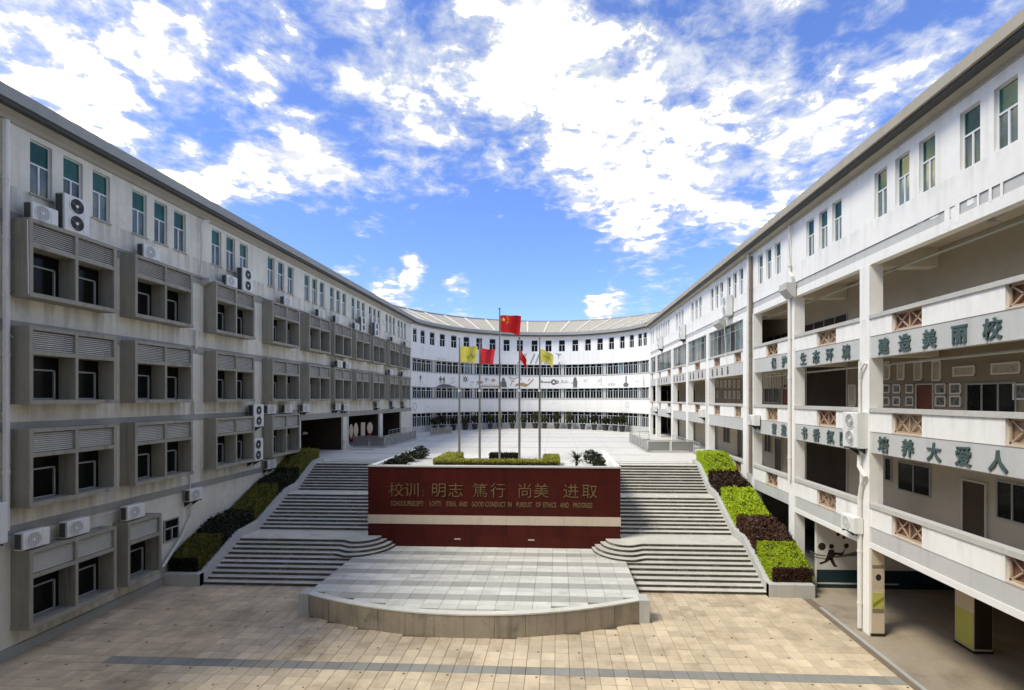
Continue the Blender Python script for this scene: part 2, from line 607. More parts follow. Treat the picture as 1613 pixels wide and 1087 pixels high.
ORD = ['first', 'second', 'third', 'fourth', 'fifth', 'sixth', 'seventh', 'eighth', 'ninth', 'tenth', 'eleventh', 'twelfth', 'thirteenth', 'fourteenth', 'fifteenth', 'sixteenth', 'seventeenth', 'eighteenth']


def holes_wall(mb, f, s0, s1, z0, z1, holes, depth, m=0, subdiv=None, mr=None):
    """wall sheet with rectangular openings and their reveals; f(s, z, d) -> point, d = depth into the wall"""
    ss = {s0, s1}
    zs = {z0, z1}
    for (a, b, c, d) in holes:
        ss |= {a, b}
        zs |= {c, d}
    if subdiv:
        n = max(1, int((s1 - s0) / subdiv))
        ss |= {s0 + (s1 - s0) * k / n for k in range(1, n)}
    ss, zs = sorted(ss), sorted(zs)
    for i in range(len(ss) - 1):
        cs = (ss[i] + ss[i + 1]) / 2
        col = [h for h in holes if h[0] < cs < h[1]]
        for j in range(len(zs) - 1):
            cz = (zs[j] + zs[j + 1]) / 2
            if any(h[2] < cz < h[3] for h in col):
                continue
            mb.quad(f(ss[i], zs[j], 0), f(ss[i + 1], zs[j], 0), f(ss[i + 1], zs[j + 1], 0), f(ss[i], zs[j + 1], 0), m)
    k = m if mr is None else mr
    for (a, b, c, d) in holes:
        mb.quad(f(a, c, 0), f(a, c, depth), f(b, c, depth), f(b, c, 0), k)
        mb.quad(f(a, d, 0), f(b, d, 0), f(b, d, depth), f(a, d, depth), k)
        mb.quad(f(a, c, 0), f(a, d, 0), f(a, d, depth), f(a, c, depth), k)
        mb.quad(f(b, c, 0), f(b, c, depth), f(b, d, depth), f(b, d, 0), k)


def text_mesh(body, size, extrude, offset, mat, cache={}):
    key = (body, size, extrude, offset, mat.name)
    if key in cache:
        return cache[key]
    c = bpy.data.curves.new('lettering', 'FONT')
    c.body = body
    c.size = size
    c.extrude = extrude
    c.offset = offset
    c.align_x = 'CENTER'
    c.resolution_u = 2
    o = bpy.data.objects.new('lettering', c)
    COL.objects.link(o)
    bpy.context.view_layer.update()
    dg = bpy.context.evaluated_depsgraph_get()
    me = bpy.data.meshes.new_from_object(o.evaluated_get(dg))
    bpy.data.objects.remove(o)
    me.materials.clear()
    me.materials.append(mat)
    cache[key] = me
    return me


ROT_W = Matrix(((0, 0, -1), (-1, 0, 0), (0, 1, 0)))       # lettering that faces -X
ROT_S = Matrix(((1, 0, 0), (0, 0, -1), (0, 1, 0)))        # lettering that faces -Y


def letter(name, me, parent, loc, rot, sx=1.0, sy=1.0):
    o = put(name, me, parent, loc)
    o.rotation_euler = rot.to_euler()
    o.scale = (sx, sy, 1)
    return o


# ================================================================== GROUND AND COURT
XL, XR = -17.9, 11.2            # facade planes of the two wings
Y0L, Y0R, Y1 = 9.0, 8.0, 61.6    # wings run from near the camera to the curved block
ZP = 4.15                        # upper plaza
STAGE_X0, STAGE_X1 = -9.78, 3.22
YS = [22.4, 25.1, 26.85, 29.65, 30.95, 33.2]     # foot / head of the three flights
RIS = ZP / 30.0
ZST = 0.85

g = MB()
g.quad((-600, -300, -.06), (600, -300, -.06), (600, 900, -.06), (-600, 900, -.06))
ground = tag(g.build('ground', m_earth), kind='structure')
g = MB()
g.quad((XL, 6, -.03), (10.75, 6, -.03), (10.75, 22.8, -.03), (XL, 22.8, -.03))
court = tag(g.build('court_paving', m_mortar), kind='structure')
g = MB()
g.box(10.78, 24, 4, 23.4, -.05, -.004)
g.box(10.66, 10.78, 4, 21.2, -.05, .006, 1)
tag(g.build('undercroft_floor', [m_conc, m_plaza_g]), kind='structure')

CXS = (STAGE_X0 + STAGE_X1) / 2


def stage_front(x):
    t = (x - CXS) / ((STAGE_X1 - STAGE_X0) / 2)
    return 19.45 - 1.62 * (1 - min(1, abs(t)) ** 2)


T = 0.455
tile_mb = MB()
tile_mb.cbox(-T / 2 + .006, T / 2 - .006, -T / 2 + .006, T / 2 - .006, -.05, 0, .008)
tile_me = tile_mb.mesh('tile', m_tile)
tileg_me = tile_mb.mesh('tile_grey', m_tile_g)
tiles = []
rest, restg = MB(), MB()
ny0 = 12.4
for j in range(24):
    y = ny0 + (j + .5) * T
    grey = 15.62 < y < 16.2
    for i in range(63):
        x = XL + .1 + (i + .5) * T
        if x > 10.6:
            continue
        if y > 22.55:
            continue
        if STAGE_X0 + .1 < x < STAGE_X1 - .1 and y > stage_front(x) + .1:
            continue
        gx = grey and x > -14.7
        tiles.append((x, y, gx))


def _infr(t):
    D = t[1] * CS - t[0] * SN
    u = VPX + FPX * t[0] / (CS * D)
    v = HZ + FPX * HC / D
    return -10 < u < 1620 and v < 1092


vis = sorted([t for t in tiles if _infr(t)], key=lambda t: t[1] * CS - t[0] * SN)
near = set(vis[:298])
for (x, y, gx) in tiles:
    dz = random.uniform(-.004, .003)
    if (x, y, gx) in near:
        o = put('tile', tileg_me if gx else tile_me, court, (x, y, dz))
    else:
        mb = restg if gx else rest
        mb.cbox(x - T / 2 + .006, x + T / 2 - .006, y - T / 2 + .006, y + T / 2 - .006, -.05, dz, .008)
tag(rest.build('tile_field', m_tile, court), kind='stuff')
if restg.v:
    tag(restg.build('tile_field_grey', m_tile_g, court), kind='stuff')
mk = MB()
for j, y in enumerate((13.2, 14.57, 15.45, 17.0, 18.35, 19.7, 21.1)):
    for i in range(21):
        x = XL + .9 + i * 1.365
        if x > 10.4 or (STAGE_X0 - .1 < x < STAGE_X1 + .1 and y > stage_front(x) - .1):
            continue
        mk.cbox(x - .035, x + .035, y - .035, y + .035, -.02, .006, .01)
tag(mk.build('paving_marker', m_mark, court), kind='stuff')

# ------------------------------------------------------------------ stage
st = thing('stage', 'low pale stone platform with a bowed front below the red wall', 'stage', (CXS, 22, 0))
NF = 36
front = [(STAGE_X0 + (STAGE_X1 - STAGE_X0) * k / NF, stage_front(STAGE_X0 + (STAGE_X1 - STAGE_X0) * k / NF)) for k in range(NF + 1)]
mb = MB()
mb.prism([(x, y + .05) for x, y in front] + [(STAGE_X1, 26), (STAGE_X0, 26)], -.04, ZST - .05)
mb.build('stage_base', m_mortar, st)
# facing slabs of the bowed front
for k in range(12):
    a, b = k * 3, k * 3 + 3
    fs = front[a:b + 1]
    mb = MB()
    ins = .006
    pts = [(x + (ins if i == 0 else (-ins if i == 3 else 0)), y) for i, (x, y) in enumerate(fs)]
    mb.prism(pts + [(x, y + .06) for x, y in reversed(pts)], -.02, ZST - .053)
    mb.build('facing_slab', m_stagew, st)
mb = MB()
mb.prism([(x, y - .02) for x, y in front] + [(x, y + .30) for x, y in reversed(front)], ZST - .05, ZST + .002)
mb.build('coping', m_stage, st)
for sx, x in ((-1, STAGE_X0), (1, STAGE_X1)):
    mb = MB()
    mb.cbox(x - .28 if sx < 0 else x - .1, x + .1 if sx < 0 else x + .28, 19.35, 20.0, -.02, ZST + .02, .02)
    mb.build('corner_block', m_curb, st)
    mb = MB()
    mb.box(x - .02 if sx < 0 else x, x if sx < 0 else x + .02, 20.0, 25.2, -.02, ZST - .01)
    mb.build('side_facing', m_stagew, st)
# stage paving
pitch = 1.36
rows = []
y = 25.88
while y > 17.9:
    rows += [(y - .405, y, 0), (y - .81, y - .405, 0), (y - pitch, y - .81, 1)]
    y -= pitch
NC = 19
cw = (STAGE_X1 - STAGE_X0) / NC
for (ya, yb, gq) in rows:
    for i in range(NC):
        xa, xb = STAGE_X0 + i * cw + .006, STAGE_X0 + (i + 1) * cw - .006
        xs = [xa + (xb - xa) * q / 3 for q in range(4)]
        lo = [max(ya + .006, stage_front(x) + .31) for x in xs]
        hi = yb - .006
        if max(lo) > hi - .03:
            continue
        mb = MB()
        mb.prism(list(zip(xs, lo)) + [(xb, hi), (xa, hi)], ZST - .06, ZST + random.uniform(-.003, .002))
        mb.build('tile', m_stage_g if gq else m_stage, st)

# ------------------------------------------------------------------ stairs
WALLY = 25.9


def staircase(side):
    xo = -16.1 if side < 0 else 9.04
    xi = STAGE_X0 if side < 0 else STAGE_X1
    root = thing('staircase', 'broad outdoor stone staircase %s of the red wall, beside %s hedges' % (('left', 'shaded') if side < 0 else ('right', 'sunlit green')), 'staircase', ((xo + xi) / 2, 22.4, 0), 'flights flanking the red wall')
    k = 0
    for fl in range(3):
        ya, yb = YS[2 * fl], YS[2 * fl + 1]
        td = (yb - ya) / 9.0
        for i in range(10):
            k += 1
            z = k * RIS
            yf = ya + i * td
            last = (i == 9)
            yback = (YS[2 * fl + 2] + .1 if fl < 2 else 34.2) if last else yf + td + .06
            mb = MB()
            a, b = min(xo, xi), max(xo, xi)
            if fl == 0 and i >= 6:
                # the upper steps of the lowest flight sweep round the end of the red wall
                j = i - 6
                s = side
                xw = [xi - s * 1.45, xi - s * 1.30, xi - s * 1.02, xi - s * .75][j]     # where the step meets the wall
                out = []
                x1 = xi + s * 1.05
                for q in range(7):
                    t = q / 6
                    out.append((x1 - s * .75 * t, yf - .30 * (1 - math.cos(math.pi * t)) / 2))
                xe, ye = x1 - s * .75, yf - .30
                for q in range(1, 13):
                    t = q / 12 * math.pi / 2
                    out.append((xe + (xw - xe) * math.sin(t), ye + (WALLY - .02 - ye) * (1 - math.cos(t))))
                pts = [(xo, yf)] + out
                back = [(xi + s * .02, WALLY - .02), (xi + s * .02, yback), (xo, yback)]
                if last:
                    pass
                full = pts + back
                if s > 0:
                    full = full[::-1]
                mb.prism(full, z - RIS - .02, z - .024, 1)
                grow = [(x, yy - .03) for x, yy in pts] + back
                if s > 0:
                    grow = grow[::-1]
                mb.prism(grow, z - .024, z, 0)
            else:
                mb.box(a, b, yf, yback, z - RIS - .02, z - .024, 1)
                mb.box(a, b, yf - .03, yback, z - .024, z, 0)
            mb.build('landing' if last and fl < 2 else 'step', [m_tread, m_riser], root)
    mb = MB()
    prof = [(YS[0] + .4, 0), (YS[1], 9.5 * RIS), (YS[2] + .3, 9.5 * RIS), (YS[3], 19.5 * RIS), (YS[4] + .3, 19.5 * RIS), (YS[5], 29.3 * RIS), (34.1, 29.3 * RIS), (34.1, 0)]
    mb.prism([(y, max(0, z - .16)) for y, z in prof][::-1], min(xo, xi) + .02, max(xo, xi) - .02, 0, axis='x')
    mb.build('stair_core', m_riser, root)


staircase(-1)
staircase(1)


# ------------------------------------------------------------------ planters and hedges beside the stairs
CURB = [(22.15, .55), (22.6, .58), (25.1, 1.72), (26.85, 1.86), (29.65, 3.08), (30.95, 3.22), (33.2, 4.32), (34.4, 4.40)]


def curb_z(y):
    return float(np.interp(y, [p[0] for p in CURB], [p[1] for p in CURB]))


def planter(side):
    x0, x1 = (XL + .02, -16.1) if side < 0 else (9.04, 10.95)
    root = thing('planter', 'sloping stone planter stepping up beside the %s staircase' % ('shaded left' if side < 0 else 'sunlit right'), 'planter', ((x0 + x1) / 2, 22.2, 0), 'planters beside the stairs')
    xi = x1 if side < 0 else x0
    mb = MB()
    top = CURB
    mb.prism([(22.15, -.03)] + [(34.4, -.03)] + top[::-1], xi - .28 if side < 0 else xi, xi if side < 0 else xi + .28, axis='x')
    mb.build('curb', m_curb, root)
    mb = MB()
    mb.cbox(x0, x1, 22.12, 22.42, -.03, .56, .02)
    if side > 0:
        mb.prism([(22.15, -.03)] + [(34.4, -.03)] + [(y, z - .05) for y, z in top[::-1]], x1 - .16, x1, axis='x')
    mb.build('front_wall', m_curb, root)
    mb = MB()
    a, b = (x0, x1 - .28) if side < 0 else (x0 + .28, x1 - .16)
    for (ya, za), (yb, zb) in zip(CURB[:-1], CURB[1:]):
        mb.quad((a, ya + .2, za - .08), (b, ya + .2, za - .08), (b, yb + .2, zb - .08), (a, yb + .2, zb - .08))
    mb.build('soil', m_soil, root)


planter(-1)
planter(1)


def leaves(mb, pts, nrm, size, m=0, flat=.6, aspect=1.7):
    """one small leaf-shaped quad per point, facing roughly along its normal"""
    n = len(pts)
    rv = RNG.normal(size=(n, 3))
    nn = nrm * (1 - flat) * 1.6 + rv * flat
    nn /= np.linalg.norm(nn, axis=1)[:, None] + 1e-9
    t = RNG.normal(size=(n, 3))
    t -= (t * nn).sum(1)[:, None] * nn
    t /= np.linalg.norm(t, axis=1)[:, None] + 1e-9
    b = np.cross(nn, t)
    s = size * RNG.uniform(.6, 1.35, n)[:, None]
    L_, W_ = t * s * aspect / 2, b * s / 2
    A, B, C, D = pts - L_, pts + W_ * .9 - L_ * .1, pts + L_, pts - W_ * .9 - L_ * .1
    for k in range(n):
        mb.quad(A[k], B[k], C[k], D[k], m)


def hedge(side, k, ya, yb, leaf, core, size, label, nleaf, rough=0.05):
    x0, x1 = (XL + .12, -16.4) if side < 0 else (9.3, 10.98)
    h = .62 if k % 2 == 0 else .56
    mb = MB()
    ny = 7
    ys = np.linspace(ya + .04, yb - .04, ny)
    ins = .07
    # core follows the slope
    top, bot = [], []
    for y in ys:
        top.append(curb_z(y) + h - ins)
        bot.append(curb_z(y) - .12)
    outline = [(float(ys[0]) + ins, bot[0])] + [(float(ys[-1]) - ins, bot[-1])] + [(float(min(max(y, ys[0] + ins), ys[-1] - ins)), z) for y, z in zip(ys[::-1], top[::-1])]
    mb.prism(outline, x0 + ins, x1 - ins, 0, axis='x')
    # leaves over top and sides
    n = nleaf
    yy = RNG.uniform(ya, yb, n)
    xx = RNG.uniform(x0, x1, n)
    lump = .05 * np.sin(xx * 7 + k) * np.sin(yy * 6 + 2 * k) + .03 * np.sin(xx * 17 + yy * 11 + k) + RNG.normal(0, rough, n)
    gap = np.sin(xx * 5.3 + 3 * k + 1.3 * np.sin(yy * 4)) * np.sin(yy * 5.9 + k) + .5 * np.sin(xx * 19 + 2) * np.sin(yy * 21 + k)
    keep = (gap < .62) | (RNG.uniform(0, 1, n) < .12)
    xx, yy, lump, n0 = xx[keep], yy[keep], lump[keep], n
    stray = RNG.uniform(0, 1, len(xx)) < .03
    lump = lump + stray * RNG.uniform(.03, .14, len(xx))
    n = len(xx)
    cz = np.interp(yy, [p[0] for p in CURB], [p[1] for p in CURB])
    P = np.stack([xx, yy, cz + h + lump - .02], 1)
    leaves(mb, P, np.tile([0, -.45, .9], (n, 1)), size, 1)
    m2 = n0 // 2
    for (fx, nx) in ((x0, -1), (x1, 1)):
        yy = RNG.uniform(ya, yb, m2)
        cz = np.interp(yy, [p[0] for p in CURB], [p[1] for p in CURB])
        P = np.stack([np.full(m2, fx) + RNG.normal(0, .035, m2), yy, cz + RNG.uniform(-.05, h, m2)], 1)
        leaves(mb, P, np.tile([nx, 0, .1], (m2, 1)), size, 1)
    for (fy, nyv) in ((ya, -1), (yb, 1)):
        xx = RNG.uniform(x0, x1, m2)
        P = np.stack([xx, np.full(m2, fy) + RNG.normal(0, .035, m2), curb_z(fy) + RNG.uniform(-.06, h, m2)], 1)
        leaves(mb, P, np.tile([0, nyv, .1], (m2, 1)), size, 1 if not (nyv < 0 and k == 0) else 2)  # lowest hedge: shade of the front face put in as darker leaves
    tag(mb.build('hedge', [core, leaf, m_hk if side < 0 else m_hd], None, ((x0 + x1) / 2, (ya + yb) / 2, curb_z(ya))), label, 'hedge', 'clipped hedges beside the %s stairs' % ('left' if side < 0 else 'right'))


SEG = [22.45, 24.05, 26.7, 29.1, 31.5, 34.3]
for k in range(5):
    where = ['lowest', 'second from the bottom', 'middle', 'second from the top', 'topmost'][k]
    if k % 2 == 0:
        hedge(1, k, SEG[k], SEG[k + 1], m_hg, m_hg_core, .045 if k != 2 else .07, 'bright yellow-green clipped hedge, %s of the row beside the right stairs' % where, 6000, .02 if k != 2 else .05)
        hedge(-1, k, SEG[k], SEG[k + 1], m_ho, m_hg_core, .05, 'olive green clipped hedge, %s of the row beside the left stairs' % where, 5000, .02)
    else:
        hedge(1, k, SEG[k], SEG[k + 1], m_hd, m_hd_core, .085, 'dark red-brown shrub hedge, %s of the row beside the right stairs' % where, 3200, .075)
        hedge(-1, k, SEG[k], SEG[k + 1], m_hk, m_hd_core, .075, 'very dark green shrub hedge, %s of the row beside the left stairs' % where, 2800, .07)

# ------------------------------------------------------------------ upper plaza
g = MB()
g.box(XL - 4, STAGE_X0 - .02, 34.0, 76, -.05, ZP)
g.box(STAGE_X1 + .02, XR + 8, 34.0, 76, -.05, ZP)
g.box(STAGE_X0 - .02, STAGE_X1 + .02, 34.35, 76, -.05, ZP)
plaza = tag(g.build('upper_plaza', m_plaza), kind='structure')
for (y, w, x0, x1) in ((34.9, .3, -15.9, 9), (39.0, .3, -15.9, 7.1), (44.5, .35, -14.9, 7.1), (50.5, .4, -14.9, 7.1), (56.0, .4, -15.5, 9), (61.5, .4, -15, 9), (66.5, .4, -12, 6)):
    g = MB()
    g.box(x0, x1, y, y + w, ZP - .02, ZP + .005)
    g.build('paving_band', m_plaza_g, plaza)
g = MB()
for x in np.arange(-14.6, 7.1, 2.72):
    g.box(x, x + .03, 35.2, 66, ZP - .02, ZP + .0035)
tag(g.build('paving_joint', m_plaza_g, plaza), kind='stuff')

# ------------------------------------------------------------------ red motto wall
rw = thing('motto_wall', 'dark red granite wall with gold school motto above the stage', 'wall', (CXS, WALLY, ZST))
mb = MB()
mb.box(STAGE_X0 + .02, STAGE_X1 - .02, WALLY + .03, WALLY + .35, .2, 4.93)
mb.build('wall_core', m_red, rw)
for (za, zb) in ((.2, 1.42), (1.424, 2.0), (2.46, 3.28), (3.284, 4.1), (4.104, 4.93)):
    for k in range(9):
        pw = (STAGE_X1 - STAGE_X0) / 9
        mb = MB()
        mb.box(STAGE_X0 + k * pw + .003, STAGE_X0 + (k + 1) * pw - .003, WALLY + random.uniform(0, .002), WALLY + .029, za, zb)
        if k in (0, 8):
            xe = STAGE_X0 if k == 0 else STAGE_X1 - .019
            mb.box(xe, xe + .019, WALLY + .03, WALLY + .35, za, zb)
        mb.build('granite_panel', m_red, rw)
mb = MB()
for k in range(9):
    a = STAGE_X0 - .02 + k * (STAGE_X1 - STAGE_X0 + .04) / 9
    mb.box(a + .004, a + (STAGE_X1 - STAGE_X0 + .04) / 9 - .004, WALLY - .025, WALLY + .37, 2.003, 2.457)
mb.build('stone_band', m_beige, rw)
mb = MB()
mb.box(STAGE_X0 - .05, STAGE_X1 + .05, WALLY - .04, WALLY + .40, 4.935, 5.0)
mb.build('coping', m_rail, rw)
for x in (-5.1, -1.3):
    mb = MB()
    mb.box(x - .16, x + .16, WALLY - .012, WALLY + .03, 1.22, 1.28)
    mb.build('light_slot', m_beige, rw)
chars = [('校', 613 + 10), ('训', 648), (':', 666), ('明', 691), ('志', 718), ('篤', 757), ('行', 785), ('尚', 827), ('美', 853), ('进', 899), ('取', 928)]
for ch, u in chars:
    X = (u - VPX) * 26.1 / FPX
    letter('motto_character', text_mesh(ch, .86 if ch != ':' else .6, .02, -.009, m_gold), rw, (X, WALLY - .015, 3.47), ROT_S, .98, .92)
words = [('SCHOOL', 627), ('PRECEPT:', 654), ('LOFTY', 685.5), ('IDEAL', 711), ('AND', 730), ('GOOD', 753), ('CONDUCT', 781), ('IN', 803.5), ('PURSUIT', 826), ('OF', 848.5), ('ETHICS', 866), ('AND', 889), ('PROGRESS', 917.5)]
for wd_, u in words:
    X = (u - VPX) * 26.1 / FPX
    letter('motto_word', text_mesh(wd_, .36, .012, .006, m_gold), rw, (X, WALLY - .01, 2.93), ROT_S, .58, 1.0)

# raised bed behind the wall
bed = thing('raised_bed', 'raised paved bed with low side walls behind the red wall', 'planter', (CXS, 30, ZP))
mb = MB()
mb.box(STAGE_X0 + .02, STAGE_X1 - .02, WALLY + .36, 34.33, .2, 4.72)
mb.build('bed_floor', m_plaza, bed)
for x in (STAGE_X0 - .015, STAGE_X1 - .265):
    mb = MB()
    mb.box(x, x + .28, WALLY + .36, 34.4, .2, 4.99)
    mb.build('side_wall', m_arcw, bed)


def blob_hedge(name, boxes, leaf, core, size, dens, label, cat, group=None, extra=None):
    mb = MB()
    for (x0, x1, y0, y1, z0, z1) in boxes:
        mb.box(x0 + .05, x1 - .05, y0 + .05, y1 - .05, z0, z1 - .05, 0)
        for face in range(5):
            A = {0: (x1 - x0) * (y1 - y0), 1: (x1 - x0) * (z1 - z0), 2: (x1 - x0) * (z1 - z0), 3: (y1 - y0) * (z1 - z0), 4: (y1 - y0) * (z1 - z0)}[face]
            n = int(A * dens) + 8
            r1, r2 = RNG.uniform(0, 1, n), RNG.uniform(0, 1, n)
            j = RNG.normal(0, .03, n)
            if face == 0: P, nr = np.stack([x0 + r1 * (x1 - x0), y0 + r2 * (y1 - y0), z1 + j], 1), (0, 0, 1)
            elif face == 1: P, nr = np.stack([x0 + r1 * (x1 - x0), y0 + j, z0 + r2 * (z1 - z0)], 1), (0, -1, .1)
            elif face == 2: P, nr = np.stack([x0 + r1 * (x1 - x0), y1 + j, z0 + r2 * (z1 - z0)], 1), (0, 1, .1)
            elif face == 3: P, nr = np.stack([x0 + j, y0 + r1 * (y1 - y0), z0 + r2 * (z1 - z0)], 1), (-1, 0, .1)
            else: P, nr = np.stack([x1 + j, y0 + r1 * (y1 - y0), z0 + r2 * (z1 - z0)], 1), (1, 0, .1)
            leaves(mb, P, np.tile(nr, (n, 1)).astype(float), size, 1)
    c = boxes[0]
    return tag(mb.build(name, [core, leaf], None, ((c[0] + c[1]) / 2, (c[2] + c[3]) / 2, c[4])), label, cat, group)


blob_hedge('hedge', [(-6.5, .1, 26.8, 27.5, 4.72, 5.16), (-6.75, -5.75, 27.5, 31.0, 4.72, 5.14), (-.72, .1, 27.5, 29.6, 4.72, 5.22)], m_hy, m_hg_core, .06, 900,
           'yellow-green U-shaped clipped hedge at the foot of the flagpoles', 'hedge')
blob_hedge('hedge', [(-6.45, .05, 26.5, 26.8, 4.70, 5.03)], m_hd, m_hd_core, .05, 700, 'low brown edging plants in front of the yellow-green hedge', 'hedge')
blob_hedge('hedge', [(-4.15, -2.35, 31.2, 31.75, 4.72, 5.05)], m_hk, m_hd_core, .05, 1200, 'small dark box hedge around the tallest flagpole', 'hedge')


def shrub(name, blobs, leaf, core, n, size, label, cat, base):
    root = thing(name, label, cat, base)
    mb = MB()
    for (cx, cy, cz, r, rz) in blobs:
        k = int(n)
        d = RNG.normal(size=(k, 3))
        d /= np.linalg.norm(d, axis=1)[:, None]
        rad = RNG.uniform(.55, 1.08, k)[:, None]
        P = d * rad * np.array([r, r, rz]) + np.array([cx, cy, cz])
        leaves(mb, P, d, size, RNG.integers(0, 2) if isinstance(leaf, list) else 0, .7)
    mb.build('foliage', leaf, root)
    mb = MB()
    for (cx, cy, cz, r, rz) in blobs:
        for q in range(3):
            mb.tube([(base[0] + (cx - base[0]) * .8 + random.uniform(-.05, .05), base[1] + (cy - base[1]) * .8, base[2]), (cx + random.uniform(-.1, .1), cy, cz + .5 * rz)], [.02, .008], 5)
    mb.build('stem', m_trunk, root)
    return root


shrub('shrub', [(-8.95, 27.2, 4.92, .42, .26), (-8.85, 28.4, 4.98, .46, .3), (-8.75, 29.8, 5.02, .5, .34), (-8.45, 31.2, 5.1, .52, .42)], [m_hk, m_pl], None, 560, .085, 'dark loose shrub bed along the left side wall behind the red wall', 'shrub', (-8.7, 29.2, 4.72))
shrub('shrub', [(2.3, 27.6, 5.0, .36, .3), (2.2, 28.5, 5.1, .38, .36), (1.9, 29.4, 5.15, .38, .38)], [m_hk, m_pl], None, 560, .075, 'rounded brown-green shrub by the right side wall behind the red wall', 'shrub', (2.1, 28.5, 4.72))


def blade_fan(mb, c, n, length, width, rise, droop, m=0, seg=4):
    c = Vector(c)
    for q in range(n):
        a = 2 * math.pi * q / n + random.uniform(-.25, .25)
        L_ = length * random.uniform(.75, 1.15)
        up = rise * random.uniform(.5, 1.25)
        h = Vector((math.cos(a), math.sin(a), 0))
        sd = Vector((-math.sin(a), math.cos(a), 0))
        prev = None
        for k in range(seg + 1):
            t = k / seg
            p = c + h * (L_ * t) + Vector((0, 0, up * t - droop * t * t))
            w = width * (1 - t) ** .7 * (.4 + min(1, 3 * t) * .6) + .003
            cur = (p - sd * w, p + sd * w)
            if prev:
                mb.quad(prev[0], prev[1], cur[1], cur[0], m)
            prev = cur


pm = thing('palm', 'small spiky palm in front of the right shrub on the bed', 'palm', (1.07, 27.7, 4.72))
mb = MB()
mb.tube([(1.05, 27.7, 4.72), (1.07, 27.7, 5.08)], [.06, .045], 7)
mb.tube([(1.05, 27.7, 4.74), (1.17, 27.7, 5.04)], [.05, .04], 7)
mb.build('trunk', m_trunk, pm)
mb = MB()
blade_fan(mb, (1.07, 27.7, 5.1), 30, .62, .045, .75, .35)
blade_fan(mb, (1.17, 27.7, 5.07), 26, .58, .045, .35, .4)
mb.build('crown', m_pl, pm)

# ================================================================== THE BUILDING THE PHOTOGRAPH WAS TAKEN FROM
rb = thing('rear_building', 'long grey school block across the near end of the court behind the viewpoint', 'building', (0, -6, 0))
mb = MB()
mb.box(-34, 28, -14, -2.2, 0, 25.4)
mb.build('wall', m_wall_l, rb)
mb = MB()
mb.box(-34.5, 28.5, -14.5, -1.7, 25.41, 25.8)
mb.build('roof', m_fascia, rb)
for z in (1.0, 4.6, 8.2, 11.8, 15.4, 19.0, 22.6):
    for k in range(12):
        mb = MB()
        mb.box(-26 + k * 3.9, -23.2 + k * 3.9, -2.24, -2.15, z, z + 1.6)
        mb.build('window', m_glass, rb)

# ================================================================== FLAGPOLES AND FLAGS
PX = [-5.9, -4.66, -3.45, -2.25, -1.03]
PYY = 30.55


def flag_map(base, w, h, sag, amp, ph, ang, shear=0.0, tip=0.0):
    """cloth patch coordinates (s along the fly, t down the hoist) to world"""
    dx, dy = math.cos(ang), math.sin(ang)

    def f(s, t, o=0.0):
        wv = amp * s * math.sin(ph + 7.5 * s + 1.2 * t) + o
        x = base[0] + dx * w * s * (1 - .06 * t * s) - dy * wv
        y = base[1] + dy * w * s + dx * wv
        z = base[2] - h * t - sag * s * s + shear * s * (t - .5) - tip * s * (1 - t) + .02 * math.sin(9 * s + 3 * t)
        return (x, y, z)
    return f


def cloth(mb, f, ns=18, nt=10, m=0):
    for i in range(ns):
        for j in range(nt):
            mb.quad(f(i / ns, j / nt), f(i / ns, (j + 1) / nt), f((i + 1) / ns, (j + 1) / nt), f((i + 1) / ns, j / nt), m)


def star_pts(cx, cy, r, rot=0.0):
    p = []
    for k in range(10):
        a = rot + math.pi / 2 + k * math.pi / 5
        rr = r if k % 2 == 0 else r * .382
        p.append((cx + rr * math.cos(a), cy - rr * math.sin(a)))
    return p


for i, x in enumerate(PX):
    tall = i == 2
    top = 13.84 if tall else 12.05
    lab = 'tallest steel flagpole in the middle of five, flying the starred red flag' if tall else '%s steel flagpole flying a %s flag' % (['leftmost', 'second from left', '', 'second from right', 'rightmost'][i], ['yellow', 'red', '', 'limp red', 'yellow'][i])
    p = thing('flagpole', lab, 'flagpole', (x, PYY, 4.72), 'five flagpoles behind the red wall')
    mb = MB()
    mb.tube([(x, PYY, 4.72), (x, PYY, 8.95)], [.075, .062], 10)
    mb.build('lower_pole', m_steel, p)
    mb = MB()
    mb.tube([(x, PYY, 8.95), (x, PYY, top)], [.05, .032], 10)
    mb.build('upper_pole', m_steel, p)
    mb = MB()
    mb.tube([(x, PYY, 8.88), (x, PYY, 9.02)], .08, 10)
    mb.build('collar', m_pipe, p)
    mb = MB()
    mb.tube([(x, PYY, top), (x, PYY, top + .03), (x, PYY, top + .08), (x, PYY, top + .13)], [.03, .07, .07, .02], 10)
    mb.build('finial', m_steel, p)
    mb = MB()
    mb.tube([(x, PYY, 4.72), (x, PYY, 4.78)], .14, 12)
    mb.build('base_plate', m_steel, p)
    mb = MB()
    mb.tube([(x + .09, PYY - .03, 5.9), (x + .11, PYY - .03, 8.9), (x + .06, PYY, top - .02)], .008, 5)
    mb.build('halyard', m_cablew, p)

# main flag with five stars
mb = MB()
f = flag_map((PX[2] + .03, PYY, 13.48), 1.30, .98, .10, .10, .4, R(-12), shear=-.28, tip=.12)
cloth(mb, f)
fl = tag(mb.build('flag', m_flagr, None, (PX[2], PYY, 13.0)), 'red flag with yellow stars flying from the tallest flagpole', 'flag')
mb = MB()
for (sx, sy, r) in ((.17, .26, .15), (.34, .10, .05), (.40, .20, .05), (.40, .34, .05), (.34, .44, .05)):
    pts = star_pts(0, 0, r)
    for side in (1, -1):
        P = [f(sx + px / 1.3, sy + py / .98, .012 * side) for px, py in pts]
        c = f(sx, sy, .012 * side)
        for k in range(10):
            mb.poly([c, P[k], P[(k + 1) % 10]], 0)
mb.build('star', m_star, fl)
